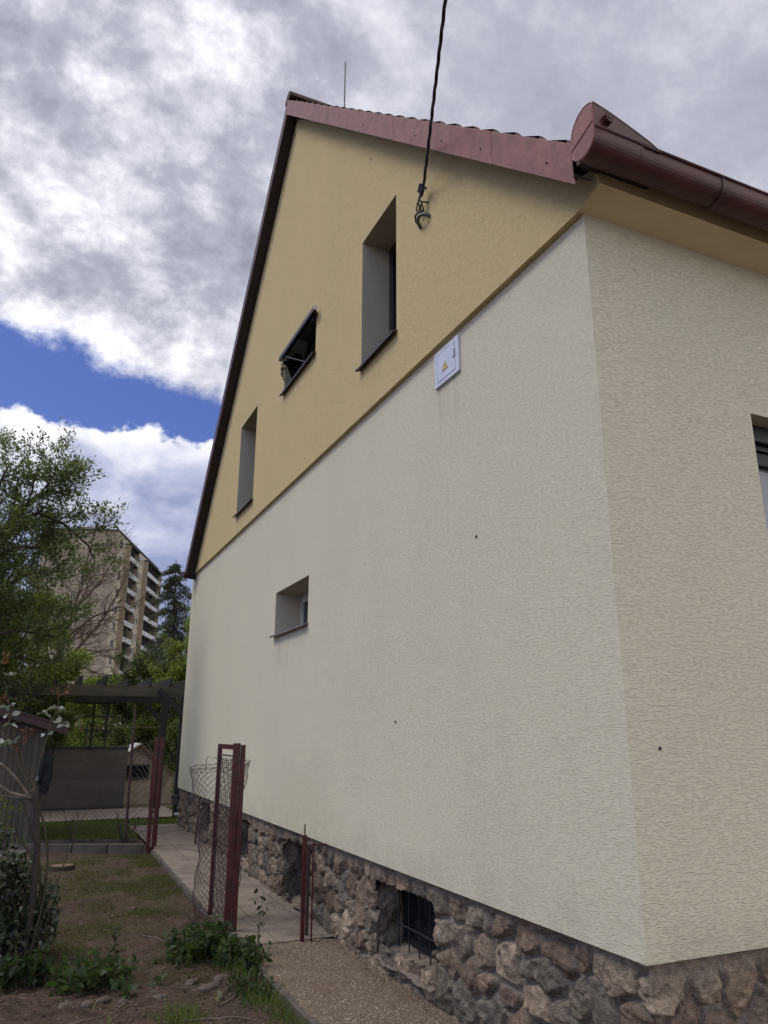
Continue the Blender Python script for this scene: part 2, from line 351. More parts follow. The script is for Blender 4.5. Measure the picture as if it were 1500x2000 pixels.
class MB:
    def __init__(s): s.v = []; s.f = []
    def box(s, x0, x1, y0, y1, z0, z1):
        b = len(s.v); s.v += [(x0, y0, z0), (x1, y0, z0), (x1, y1, z0), (x0, y1, z0), (x0, y0, z1), (x1, y0, z1), (x1, y1, z1), (x0, y1, z1)]
        s.f += [tuple(b+i for i in q) for q in ((0, 3, 2, 1), (4, 5, 6, 7), (0, 1, 5, 4), (1, 2, 6, 5), (2, 3, 7, 6), (3, 0, 4, 7))]; return s
    def bar(s, a, b, w_, h_, up=(0, 0, 1)):
        a, b = Vector(a), Vector(b); d = (b-a).normalized(); up = Vector(up)
        if abs(d.dot(up)) > .98: up = Vector((0, 1, 0))
        sx = d.cross(up).normalized(); sy = sx.cross(d).normalized(); k_ = len(s.v)
        for p in (a, b):
            for i, j in ((-1, -1), (1, -1), (1, 1), (-1, 1)): s.v.append(tuple(p+sx*(i*w_/2)+sy*(j*h_/2)))
        s.f += [tuple(k_+i for i in q) for q in ((0, 1, 2, 3), (7, 6, 5, 4), (0, 4, 5, 1), (1, 5, 6, 2), (2, 6, 7, 3), (3, 7, 4, 0))]; return s
    def tube(s, pts, rad, n=6, cap=True):
        pts = [Vector(p) for p in pts]
        if not hasattr(rad, '__len__'): rad = [rad]*len(pts)
        k_ = len(s.v); ref = Vector((.31, .23, .92))
        for i, p in enumerate(pts):
            d = (pts[min(i+1, len(pts)-1)]-pts[max(i-1, 0)])
            d = d.normalized() if d.length > 1e-9 else Vector((0, 0, 1))
            if abs(d.dot(ref)) > .97: ref = Vector((.9, .2, .3)).normalized()
            sx = d.cross(ref).normalized(); sy = d.cross(sx)
            for j in range(n):
                t_ = 2*math.pi*j/n; s.v.append(tuple(p+(sx*math.cos(t_)+sy*math.sin(t_))*rad[i]))
        for i in range(len(pts)-1):
            for j in range(n):
                s.f.append((k_+i*n+j, k_+i*n+(j+1) % n, k_+(i+1)*n+(j+1) % n, k_+(i+1)*n+j))
        if cap and n > 2:
            s.f.append(tuple(k_+j for j in reversed(range(n)))); s.f.append(tuple(k_+(len(pts)-1)*n+j for j in range(n)))
        return s
    def quad(s, *p): k_ = len(s.v); s.v += [tuple(q_) for q_ in p]; s.f.append(tuple(range(k_, k_+len(p)))); return s
    def prism(s, poly, axis, a, b):
        "poly of 2-D points extruded along axis (0: points are (y,z); 1: (x,z); 2: (x,y)) from a to b"
        k_ = len(s.v); n = len(poly)
        def P3(p, t): return (t, p[0], p[1]) if axis == 0 else (p[0], t, p[1]) if axis == 1 else (p[0], p[1], t)
        s.v += [P3(p, a) for p in poly]+[P3(p, b) for p in poly]
        s.f.append(tuple(k_+i for i in range(n))); s.f.append(tuple(k_+n+i for i in reversed(range(n))))
        for i in range(n): j = (i+1) % n; s.f.append((k_+i, k_+n+i, k_+n+j, k_+j))
        return s
    def build(s, name, mat, parent=None, smooth=False, origin=None, fix=True, bevel=0):
        o = mkobj(name, s.v, s.f, mat, parent, smooth, origin=origin)
        if fix:
            import bmesh
            bm = bmesh.new(); bm.from_mesh(o.data); bmesh.ops.recalc_face_normals(bm, faces=bm.faces); bm.to_mesh(o.data); bm.free()
        if bevel:
            md = o.modifiers.new('bevel', 'BEVEL'); md.width = bevel; md.segments = 2; md.limit_method = 'ANGLE'
        return o
def hash2(ix, iy, seed):
    h = (ix.astype(np.int64)*374761393+iy.astype(np.int64)*668265263+seed*1274126177) & 0xffffffff
    h = ((h ^ (h >> 13))*1274126177) & 0xffffffff
    return ((h ^ (h >> 16)) & 0xffffff)/float(0xffffff)
def vn(x, y, seed=0):
    x = np.asarray(x, float); y = np.asarray(y, float)
    ix, iy = np.floor(x), np.floor(y); fx, fy = x-ix, y-iy; fx = fx*fx*(3-2*fx); fy = fy*fy*(3-2*fy)
    a_, b_, c_, d_ = hash2(ix, iy, seed), hash2(ix+1, iy, seed), hash2(ix, iy+1, seed), hash2(ix+1, iy+1, seed)
    return (a_*(1-fx)+b_*fx)*(1-fy)+(c_*(1-fx)+d_*fx)*fy
def fbm(x, y, seed=0, o=4):
    r = 0; amp = .5; tot = 0
    for i in range(o): r = r+amp*vn(x*2**i, y*2**i, seed+i); tot += amp; amp *= .55
    return r/tot
def facets(x, y, seed, slope):
    "piecewise planar relief: every small cell is a flat face with a tilt of its own"
    ix, iy = np.floor(x), np.floor(y); best = np.full(x.shape, 9.); out = np.zeros(x.shape)
    for ax in (-1, 0, 1):
        for ay in (-1, 0, 1):
            cx, cy = ix+ax, iy+ay; px, py = cx+hash2(cx, cy, seed), cy+hash2(cx, cy, seed+1); ddx, ddy = x-px, y-py; d_ = ddx*ddx+ddy*ddy
            v_ = (hash2(cx, cy, seed+2)-.5)+slope*((hash2(cx, cy, seed+3)-.5)*ddx+(hash2(cx, cy, seed+4)-.5)*ddy)
            out = np.where(d_ < best, v_, out); best = np.minimum(best, d_)
    return out
def grid_faces(nu, nv, keep=None):
    i, j = np.meshgrid(np.arange(nu-1), np.arange(nv-1), indexing='ij')
    f = np.stack([i*nv+j, (i+1)*nv+j, (i+1)*nv+j+1, i*nv+j+1], -1).reshape(-1, 4)
    return f if keep is None else f[keep.ravel()]

def zpath(y):
    t_ = np.clip((np.asarray(y, float)-3)/8, 0, 1); return -.12+.10*t_*t_*(3-2*t_)

# ================================================================ SETTING
# ground sheet
gx = np.concatenate([[-600, -250, -100, -40, -20, -12, -8], np.arange(-6, -3.2, .12), np.arange(-3.2, -.70, .022), np.arange(-.70, 1.2, .1), [1.6, 3, 6, 12, 20, 40, 100, 250, 600]])
gy = np.concatenate([[-600, -250, -60, -20, -8], np.arange(-4, 1.2, .2), np.arange(1.2, 6.5, .022), np.arange(6.5, 10, .05), np.arange(10, 20, .25), [21, 24, 30, 40, 60, 100, 200, 400, 900]])
GX, GY = np.meshgrid(gx, gy, indexing='ij')
def ground_z(x, y):
    x = np.asarray(x, float); y = np.asarray(y, float)
    z = zpath(y)-.055+.0*x
    lump = (fbm(x*1.6, y*1.6, 3, 3)-.5)*.07+(fbm(x*9, y*9, 9, 4)-.5)*.036+(fbm(x*26, y*26, 19, 3)-.5)*.020
    inyard = np.clip((-.80-x)/.12, 0, 1)*np.clip((9.2-y)/.4, 0, 1)
    z = z+lump*inyard+.02*inyard*np.clip((-1.9-x)/.6, 0, 1)*np.clip((5-y), 0, 1)
    z = z-.07*(1-np.clip((-.72-x)/.05, 0, 1))*(y < 12.05)*(x < 9)
    z = z+.025*np.clip((y-9.4)/.2, 0, 1)
    z = z-.03*np.clip((y-13.2)/.1, 0, 1)
    return z
g = mkobj('ground', np.stack([GX, GY, ground_z(GX, GY)], -1), grid_faces(len(gx), len(gy)), M['ground'], smooth=True)
tag(g, kind='structure')
def sheet(name, x0, x1, y0, y1, zf, mat, nx=20, ny=80, rough=.004):
    xs, ys = np.linspace(x0, x1, nx), np.linspace(y0, y1, ny); A, B = np.meshgrid(xs, ys, indexing='ij')
    Zs = zf(A, B)+(fbm(A*5, B*5, 31, 4)-.5)*rough*2
    o = mkobj(name, np.stack([A, B, Zs], -1), grid_faces(nx, ny), mat, smooth=True); tag(o, kind='structure'); return o
sheet('gravel_path', -.775, .10, -3.2, 3.93, lambda x, y: zpath(y)+.0*x-.012*np.clip((x+.1)*8, 0, 1), M['gravel'], 30, 160, .006)
sheet('slab_path', -.775, .10, 3.935, 12.05, lambda x, y: zpath(y)+.004+.0*x, M['slabs'], 24, 160, .005)
sheet('house_side_path', .10, 6, -3.2, .2, lambda x, y: zpath(y)-.012+.0*x, M['gravel'], 30, 30, .006)
sheet('terrace', -4.5, .38, 13.35, 15.48, lambda x, y: -.02+.0*x, M['terrace'], 30, 20, .003)

# ================================================================ HOUSE
HX, HL, ZB, ZT = 9.0, 11.92, .613, 4.505
house = thing('house', (0, 0, -.12), 'two tone gabled house with cream walls, yellow upper gable and rough stone plinth', 'house')
RY, RZ = 5.86, 10.30
def zn(y): return 4.69+.9575*y
def zf(y): return RZ-1.02*(y-RY)
WN = {'tall': (2.47, 3.28, 5.0, 6.45), 'far': (7.33, 8.31, 4.805, 6.29), 'hung': (4.70, 5.95, 5.87, 6.375)}
SW = (4.805, 6.055, 2.71, 3.243)
def wall_strips(mb, x, ys, bottom, top, holes):
    br = sorted(set(list(ys)+[q_ for h in holes for q_ in h[:2]]))
    for a_, b_ in zip(br[:-1], br[1:]):
        hs = sorted([h for h in holes if h[0] <= a_+1e-6 and h[1] >= b_-1e-6], key=lambda h: h[2])
        za, zb = bottom, bottom
        for h in hs: mb.quad((x, b_, za), (x, a_, za), (x, a_, h[2]), (x, b_, h[2])); za = h[3]
        mb.quad((x, b_, za), (x, a_, za), (x, a_, top(a_)), (x, b_, top(b_)))
def reveals(mb, h, x0, x1):
    y0, y1, z0, z1 = h
    mb.quad((x0, y0, z0), (x0, y0, z1), (x1, y0, z1), (x1, y0, z0)); mb.quad((x0, y1, z0), (x1, y1, z0), (x1, y1, z1), (x0, y1, z1))
    mb.quad((x0, y0, z1), (x0, y1, z1), (x1, y1, z1), (x1, y0, z1)); mb.quad((x0, y0, z0), (x1, y0, z0), (x1, y1, z0), (x0, y1, z0))
# cream wall (gable side, eaves side with window opening, back sides, underside)
RWIN = (1.16, 2.36, 2.05, 3.455)     # x0,x1,z0,z1 of the eaves-side window
m = MB(); wall_strips(m, 0, [0, HL], ZB, lambda y: ZT, [SW])
br = [0, RWIN[0], RWIN[1], HX]
for a_, b_ in zip(br[:-1], br[1:]):
    if a_ == RWIN[0]:
        m.quad((a_, 0, ZB), (b_, 0, ZB), (b_, 0, RWIN[2]), (a_, 0, RWIN[2])); m.quad((a_, 0, RWIN[3]), (b_, 0, RWIN[3]), (b_, 0, ZT), (a_, 0, ZT))
    else: m.quad((a_, 0, ZB), (b_, 0, ZB), (b_, 0, ZT), (a_, 0, ZT))
m.quad((0, HL, ZB), (0, HL, ZT), (HX, HL, ZT), (HX, HL, ZB)); m.quad((HX, 0, ZB), (HX, HL, ZB), (HX, HL, ZT), (HX, 0, ZT))
m.quad((0, 0, ZB), (0, HL, ZB), (HX, HL, ZB), (HX, 0, ZB))
m.build('cream_wall', M['cream'], house, fix=False)
# yellow gable: front plate 4 cm proud, with its drip edge underneath and the boxed eaves profile at the near end
top = lambda y: min(zn(y)+.03, zf(y)-.03)
YF = RY+(RZ-.03-ZT)/1.02      # where the far slope meets the cream wall
m = MB(); wall_strips(m, -.04, [0, RY, YF], ZT, top, list(WN.values()))
m.quad((-.04, 0, ZT), (-.04, -.20, 4.553), (-.04, -.20, top(-.05)), (-.04, 0, top(0)))
m.quad((-.04, 0, ZT), (-.04, YF, ZT), (0, YF, ZT), (0, 0, ZT))
m.build('yellow_gable', M['yellow'], house, fix=False)
m = MB()
m.quad((-.04, 0, ZT), (HX, 0, ZT), (HX, -.20, 4.553), (-.04, -.20, 4.553)); m.quad((-.04, -.20, 4.553), (HX, -.20, 4.553), (HX, -.20, 4.80), (-.04, -.20, 4.80))
m.build('boxed_eaves', M['eaves'], house, fix=False)
# windows
def gwindow(h, xf, fm, gm, label, sillm, xs, split=False, open_=False):
    y0, y1, z0, z1 = h; t_ = .07
    f = MB()
    if not open_:
        f.box(xf, xf+.06, y0, y0+t_, z0, z1); f.box(xf, xf+.06, y1-t_, y1, z0, z1); f.box(xf, xf+.06, y0+t_, y1-t_, z1-t_, z1); f.box(xf, xf+.06, y0+t_, y1-t_, z0, z0+t_)
        f.box(xf-.015, xf+.03, y0+t_, y0+t_+.05, z0+t_, z1-t_); f.box(xf-.015, xf+.03, y1-t_-.05, y1-t_, z0+t_, z1-t_)
        f.box(xf-.015, xf+.03, y0+t_+.05, y1-t_-.05, z1-t_-.05, z1-t_); f.box(xf-.015, xf+.03, y0+t_+.05, y1-t_-.05, z0+t_, z0+t_+.05)
    else:
        f.box(xf, xf+.05, y0, y0+.05, z0, z1); f.box(xf, xf+.05, y1-.05, y1, z0, z1); f.box(xf, xf+.05, y0+.05, y1-.05, z1-.05, z1); f.box(xf, xf+.05, y0+.05, y1-.05, z0, z0+.05)
    wo = f.build('window', fm, house, bevel=.003); wo['label'] = label
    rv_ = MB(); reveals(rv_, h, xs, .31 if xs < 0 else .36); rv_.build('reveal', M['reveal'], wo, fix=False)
    if not open_: MB().box(xf+.012, xf+.02, y0+t_+.05, y1-t_-.05, z0+t_+.05, z1-t_-.05).build('pane', gm, wo)
    else: MB().box(xf+.06, xf+.07, y0, y1, z0, z1).build('interior_shade_panel', M['dimtone'], wo)
    # sill: folded sheet with front lip and small end caps
    s = MB(); zo = z0+.004
    s.prism([(xs-.052, zo-.026), (xs-.052, zo-.006), (xf, zo+.02), (xf, zo+.012), (xs-.047, zo-.012), (xs-.047, zo-.026)], 1, y0+.002, y1-.002)
    s.prism([(xs-.055, zo-.028), (xs-.055, zo-.003), (xs-.001, zo+.012), (xs-.001, zo-.004)], 1, y1-.001, y1+.022)
    s.prism([(xs-.055, zo-.028), (xs-.055, zo-.003), (xs-.001, zo+.012), (xs-.001, zo-.004)], 1, y0-.022, y0+.001)
    s.build('sill', sillm, wo)
    return wo
gwindow(WN['tall'], .262, M['brownframe'], M['glass'], 'tall dark framed window nearest the cable', M['sill'], -.04)
gwindow(WN['far'], .262, M['brownframe'], M['glass'], 'tall dark framed window at the far end of the gable', M['sill'], -.04)
gwindow(SW, .32, M['paleframe'], M['glass'], 'small square window low in the cream wall', M['sillgrey'], 0)
hw = gwindow(WN['hung'], .20, M['brownframe'], M['glass'], 'wide attic window with its dark sash propped open', M['sill'], -.04, open_=True)
# sash swung up under the lintel, its outer rail standing proud of the wall
y0, y1, z0, z1 = WN['hung']
s = MB(); s.bar((-.105, y0-.13, z1+.012), (-.105, y1+.03, z1+.012), .035, .055); s.box(-.088, .18, y0+.003, y0+.04, z1-.075, z1-.035); s.box(-.088, .18, y1-.04, y1-.003, z1-.075, z1-.035)
s.box(.18, .215, y0+.003, y1-.003, z1-.10, z1-.05); s.box(-.088, -.045, y0-.06, y1+.02, z1-.02, z1+.02)
s.build('sash', M['brownframe'], hw)
MB().quad((-.088, y0+.04, z1-.05), (-.088, y1-.04, z1-.05), (.18, y1-.04, z1-.07), (.18, y0+.04, z1-.07)).build('sash_pane', M['glass'], hw)
MB().prism([(-.02, z1-.08), (.16, z1-.09), (.16, z1-.27), (.06, z1-.26)], 1, y1-.012, y1-.002).build('side_flap', M['brownframe'], hw)
MB().tube([(-.10, y1-.20, z1-.05), (.0, 5.13, z0+.10)], .0045, 6).build('stay_arm', M['steel'], hw)
MB().box(-.125, -.088, y0-.150, y0-.131, z1-.01, z1+.04).build('rail_end_cap', M['whitecap'], hw)
# eaves-side window: black roller blind box, pale pane
x0, x1, z0, z1 = RWIN
f = MB(); f.box(x0, x0+.07, .20, .26, z0, z1-.24); f.box(x1-.07, x1, .20, .26, z0, z1-.24); f.box(x0+.07, x1-.07, .20, .26, z0, z0+.07)
f.box(x0, x1, .12, .25, z1-.11, z1-.002); f.box(x0+.002, x1-.002, .16, .25, z1-.15, z1-.112); f.box(x0+.004, x1-.004, .18, .26, z1-.24, z1-.152)
wo = f.build('window', M['black'], house, bevel=.004); wo['label'] = 'black framed window round the corner with glass coloured for curtain and sky reflection'
m = MB()
m.quad((x0, 0, z0), (x0, .26, z0), (x0, .26, z1), (x0, 0, z1)); m.quad((x1, 0, z0), (x1, 0, z1), (x1, .26, z1), (x1, .26, z0))
m.quad((x0, 0, z1), (x0, .26, z1), (x1, .26, z1), (x1, 0, z1)); m.quad((x0, 0, z0), (x1, 0, z0), (x1, .26, z0), (x0, .26, z0))
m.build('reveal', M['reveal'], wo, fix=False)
MB().box(x0+.07, x1-.07, .222, .232, z0+.07, z1-.24).build('pane', M['skyglass'], wo)
MB().prism([(-.085, z0-.03), (-.085, z0), (.2, z0+.03), (.2, z0+.02), (-.08, z0-.01), (-.08, z0-.03)], 0, x0-.03, x1+.03).build('sill', M['sill'], wo)

# verge boards (bargeboards of sheet metal): near slope in lapped panels, far slope one run
XV = -.20
m = MB()
pts_j = [-.17, .62, 2.18, 4.02, RY]
ver = MB()
for i in range(4):
    a_, b_ = pts_j[i], pts_j[i+1]+(.03 if i < 3 else 0)
    o_ = .0018*i
    ver.quad((XV-o_, a_, zn(a_)+(.0 if i else .02)), (XV-o_, b_, zn(b_)), (XV-o_, b_, zn(b_)+.255), (XV-o_, a_, zn(a_)+.255))
    ver.quad((XV-o_, a_, zn(a_)+.255), (XV-o_, b_, zn(b_)+.255), (XV+.05, b_, zn(b_)+.27), (XV+.05, a_, zn(a_)+.27))
    ver.quad((XV-o_, b_, zn(b_)), (XV-o_, a_, zn(a_)), (XV+.02, a_, zn(a_)), (XV+.02, b_, zn(b_)))
    # outward bottom flange
    ver.quad((XV-.010-o_, a_-.02, zn(a_)-.034), (XV-.010-o_, b_, zn(b_)-.014), (XV-.010-o_, b_, zn(b_)+.022), (XV-.010-o_, a_-.02, zn(a_)+.002))
    ver.quad((XV-.010-o_, a_-.02, zn(a_)+.002), (XV-.010-o_, b_, zn(b_)+.022), (XV-o_, b_, zn(b_)+.024), (XV-o_, a_-.02, zn(a_)+.004))
ver.build('verge_board', M['litmetal'], house, fix=False)
for yy in (.05, .75, 1.3, 1.75, 2.9, 4.4):
    MB().box(XV-.010, XV, yy-.0035, yy+.0035, zn(yy)+.087, zn(yy)+.094).build('rivet', M['soffit'], house)
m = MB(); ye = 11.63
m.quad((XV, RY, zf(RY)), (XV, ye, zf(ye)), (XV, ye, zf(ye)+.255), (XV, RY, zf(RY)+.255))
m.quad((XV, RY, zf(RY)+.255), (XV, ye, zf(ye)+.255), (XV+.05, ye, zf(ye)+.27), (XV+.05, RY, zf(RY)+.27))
m.build('verge_board', M['redmetal'], house, fix=False)['label'] = 'shaded verge board on the far slope'  # shade on this run comes from the darker metal colour
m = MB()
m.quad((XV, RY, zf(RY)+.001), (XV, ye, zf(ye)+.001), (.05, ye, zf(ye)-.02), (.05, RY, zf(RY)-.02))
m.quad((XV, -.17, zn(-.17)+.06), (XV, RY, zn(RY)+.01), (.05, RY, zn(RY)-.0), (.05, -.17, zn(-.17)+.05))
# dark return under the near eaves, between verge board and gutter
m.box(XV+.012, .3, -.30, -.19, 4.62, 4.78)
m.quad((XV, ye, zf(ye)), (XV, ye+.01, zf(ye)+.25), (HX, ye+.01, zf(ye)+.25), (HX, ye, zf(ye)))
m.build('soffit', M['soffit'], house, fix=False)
MB().tube([(XV-.03, ye+.07, zf(ye)+.08), (HX, ye+.07, zf(ye)+.08)], .065, 12).build('rear_gutter', M['redmetal'], house)

# roof: two slopes of rolled tiles in courses
def slope(sign):
    n_course = 25; prof = []; cs = .345
    xs = np.concatenate([np.arange(XV+.055, 2.2, .02), np.arange(2.2, HX+.2, .12)])
    V, F = [], []; nx = len(xs)
    cr = np.array([0, .55, 1., .55, 0, 0, 0, 0])
    ph = ((xs-XV)/.30) % 1
    roll = .045*np.clip(np.sin(np.clip((ph-.02)/.45, 0, 1)*math.pi), 0, 1)**.7
    rows = []
    for c in range(n_course):
        y_a = -.32+c*(RY+.32)/n_course; y_b = -.32+(c+1)*(RY+.32)/n_course
        for yy, lift in ((y_a, .0), (y_a+.001, .048), (y_b-.002, .012)):
            yr = yy if sign > 0 else 2*RY-yy
            base = (zn(yy)+.204)
            rows.append(np.stack([xs, np.full(nx, yr), base+lift+roll*(lift > 0)], -1))
    R_ = np.array(rows); nr = len(rows)
    return mkobj('roof_slope', R_, grid_faces(nr, nx), M['tile'], house)
slope(1); slope(-1)
m = MB()
for i in range(24):
    xa = XV+.0+i*.38; pts = [(RY+.13*math.cos(t), zn(RY)+.27+.10*math.sin(t)) for t in np.linspace(-.25, math.pi+.25, 12)]
    m.prism(pts, 0, xa, xa+.40)
m.build('ridge_tiles', M['tile'], house)
m = MB(); m.tube([(.695, RY, 10.55), (.695, RY, 11.66)], .011, 8); m.tube([(.695, RY, 10.62), (.9, RY, 10.62), (3, RY, 10.70)], .006, 5)
m.build('lightning_rod', M['greypipe'], house)

# gutter
gut = MB(); cy_, cz_, R = -.335, 4.632, .088
arc = [(cy_+R*math.cos(t), cz_+R*math.sin(t)) for t in np.linspace(0, -math.pi, 17)]
arc = [(cy_+R, cz_+.05)]+arc+[(cy_-R, cz_+.035)]
XE = -.26
def run(mb, prof, xa, xb):
    for (p, q_) in zip(prof[:-1], prof[1:]): mb.quad((xa, p[0], p[1]), (xb, p[0], p[1]), (xb, q_[0], q_[1]), (xa, q_[0], q_[1]))
def scaled(k_): return [(cy_+(p[0]-cy_)*k_, cz_+(p[1]-cz_)*k_) for p in arc]
prev = XE
segs = [(-.26, .07, 1.05), (.07, .67, 1.0), (.67, 2.6, 1.03), (2.6, 4.6, 1.0), (4.6, HX, 1.02)]
for xa, xb, k_ in segs: run(gut, scaled(k_), xa, xb)
for xa, xb, k_ in segs: run(gut, scaled(k_*.965), xa, xb)
for xc in (.07, .67, 2.6, 4.6): run(gut, scaled(1.065), xc-.010, xc+.004)
gut.tube([(XE, cy_-R*1.02, cz_+.038), (HX, cy_-R*1.02, cz_+.038)], .011, 8)
gutter = gut.build('gutter', M['redmetal'], house, fix=False)
for p in gutter.data.polygons: p.use_smooth = True
cap = [(cy_+R*1.05*math.cos(t), cz_+R*1.05*math.sin(t)) for t in np.linspace(0, -math.pi, 15)]
cap = cap+[(-.430, 4.70), (-.430, 4.76), (-.424, 4.815), (-.40, 4.828), (-.365, 4.832), (-.325, 4.822), (-.293, 4.799), (-.265, 4.765), (-.25, 4.723), (-.243, 4.669)]
m = MB(); m.prism(cap, 0, XE-.006, XE)
rim = [(XE-.003, p[0], p[1]) for p in cap]+[(XE-.003, cap[0][0], cap[0][1])]
m.tube(rim, .006, 5)
m.bar((XE-.008, -.428, 4.70), (XE-.008, -.243, 4.640), .004, .005)
m.build('end_cap', M['litmetal'], gutter)
gp = [(XE, 4.815), (-.16, 4.792), (-.06, 4.760), (.05, 4.722), (.12, 4.696), (.165, 4.672), (.192, 4.66), (.200, 4.655), (XE, 4.675)]
m = MB(); m.prism(gp, 1, -.434, -.429)
m.tube([(p[0], -.4315, p[1]) for p in gp[:7]], .006, 5)
m.build('splash_guard', M['redmetal'], gutter)
m = MB(); m.tube([(-.18, -.432, 4.722), (-.18, -.464, 4.722)], .023, 14); 
for i in range(12):
    t = i*math.pi/6; m.tube([(-.18+.022*math.cos(t), -.433, 4.722+.027*math.sin(t)), (-.18+.022*math.cos(t), -.466, 4.722+.027*math.sin(t))], .0055, 5)
kn = m.build('guard_knob', M['redmetal'], gutter)
MB().tube([(-.18, -.4645, 4.722), (-.18, -.4675, 4.722)], .013, 12).build('knob_hole', M['black'], gutter)

# small dark specks on the plaster
for (x, y, z) in ((-.043, 3.07, 7.33), (-.003, 2.586, 1.672), (-.003, 1.302, 2.862), (-.043, 9.75, 5.21)):
    MB().tube([(x, y, z), (x-.004, y, z)], .010, 7).build('plaster_speck', M['blackink'], house)
MB().tube([(.189, -.003, 1.524), (.189, -.006, 1.524)], .009, 7).build('plaster_speck', M['blackink'], house)

# stone plinth: one relief sheet wrapping the corner, s>0 along the gable, s<0 along the eaves side
OPN = [(2.07, 3.0, .045, .485), (4.62, 5.50, -.03, .51), (6.98, 7.62, .09, .52), (9.3, 9.88, .12, .55)]
ss = np.concatenate([np.arange(-3.3, -1.3, .02), np.arange(-1.3, 4.6, .0085), np.arange(4.6, 7.5, .014), np.arange(7.5, HL-.02, .024)])
tt = np.arange(-.26, .625, .0085)
SS, TT = np.meshgrid(ss, tt, indexing='ij')
rg = np.random.default_rng(5)
pts = []
step = .235; r0 = 0
for iy, t0 in enumerate(np.arange(-.36, .75, .175)):
    s0 = -3.6+rg.uniform(0, step)
    while s0 < 12.4:
        pts.append((s0, t0+rg.uniform(-.055, .055))); s0 += step*rg.uniform(.62, 1.4)
pts = np.array(pts); NP = len(pts)
wx = SS+(fbm(SS*9, TT*9, 41, 4)-.5)*.055; wt = TT+(fbm(SS*9, TT*9, 57, 4)-.5)*.055
wts = rg.uniform(-.035, .045, NP); asx = rg.uniform(.8, 1.25, NP)
def cells(a_, b_):
    a_ = a_.ravel(); b_ = b_.ravel(); F1 = np.full(len(a_), 9.); F2 = np.full(len(a_), 9.); I1 = np.zeros(len(a_), int)
    for k_ in range(NP):
        d_ = np.hypot((a_-pts[k_, 0])*asx[k_], (b_-pts[k_, 1])/asx[k_])+wts[k_]
        n1 = d_ < F1; F2 = np.where(n1, F1, np.minimum(F2, d_)); F1 = np.where(n1, d_, F1); I1 = np.where(n1, k_, I1)
    return F1, F2, I1
F1, F2, I1 = cells(wx, wt)
shp = SS.shape; gap = (F2-F1).reshape(shp); I1 = I1.reshape(shp)
dx = wx-pts[I1, 0]; dt = wt-pts[I1, 1]
prot = rg.uniform(.026, .048, NP)
planes = rg.normal(0, .20, (NP, 5, 2)); offs = rg.uniform(0, .016, (NP, 5))
hst = np.full(shp, 9.)
for k_ in range(5): hst = np.minimum(hst, planes[I1, k_, 0]*dx+planes[I1, k_, 1]*dt+offs[I1, k_])
hst = prot[I1]+hst+(fbm(SS*30, TT*30, 77, 4)-.5)*.008
hst = hst+facets(SS*11+vn(TT*6, SS*6, 2), TT*13, 203, 2.2)*.014+facets(SS*27, TT*31, 213, 2.)*.005
msk = np.clip((gap-.024+(fbm(SS*30, TT*30, 33, 3)-.5)*.02)/.010, 0, 1); msk = msk*msk*(3-2*msk)
hm = -.012+(fbm(SS*14, TT*14, 91, 4)-.5)*.012
h = hm*(1-msk)+np.maximum(hst, .016)*msk
# mortar band under the wall overhang is smeared flush
band = np.clip((TT-.50)/.08+(fbm(SS*4, TT*0, 99, 3)-.5)*2.4, 0, 1)*.75
h = h*(1-band)+.03*band
pal = np.array([(.110, .088, .068), (.145, .118, .090), (.100, .084, .068), (.125, .086, .070), (.090, .086, .074), (.165, .140, .110), (.110, .076, .062), (.074, .073, .064), (.20, .175, .14), (.115, .080, .068), (.10, .092, .076)])
pal = pal*np.array((1.66, 1.50, 1.34)); pal[[3, 6, 9]] *= np.array((.92, 1.06, 1.04))
cc = pal[rg.integers(0, len(pal), NP)]*rg.uniform(.8, 1.25, (NP, 1))
colr = cc[I1]*(1+1.0*(fbm(SS*16, TT*26, 61, 4)-.5))[..., None]*(1+.35*(vn(SS*60, TT*60, 66)-.5))[..., None]
mcol = np.array((.235, .20, .158))*(1+.4*(fbm(SS*8, TT*8, 62, 4)-.5))[..., None]
mk = (msk*(1-band*.7))[..., None]
colr = colr*mk+mcol*(1-mk)
PX = .066; rc = .05
def wrap(s_, h_):
    "distance s along the wall line (corner at 0) and relief h to x,y"
    ang = np.clip(s_/rc, -1, 1)*math.pi/4      # blend of the two normals round the corner
    nx = -np.cos(math.pi/4-ang); ny = -np.sin(math.pi/4-ang)
    bx = np.where(s_ > 0, PX, PX-s_); by = np.where(s_ > 0, PX+s_, PX)
    return bx+nx*h_, by+ny*h_
sx_, sy_ = wrap(SS, h)
si, ti = (SS[:-1, :-1]+SS[1:, 1:])/2, (TT[:-1, :-1]+TT[1:, 1:])/2
keep = np.ones(si.shape, bool)
jag = (fbm(si*7, ti*7, 71, 3)-.5)*.09
for (a_, b_, c_, d_) in OPN: keep &= ~((si > a_-PX+jag) & (si < b_-PX+jag) & (ti > c_+jag*.6) & (ti < d_+jag*.6))
plinth = mkobj('stone_plinth', np.stack([sx_, sy_, TT], -1), grid_faces(len(ss), len(tt), keep), M['stone'], house, True, colr.reshape(-1, 3))
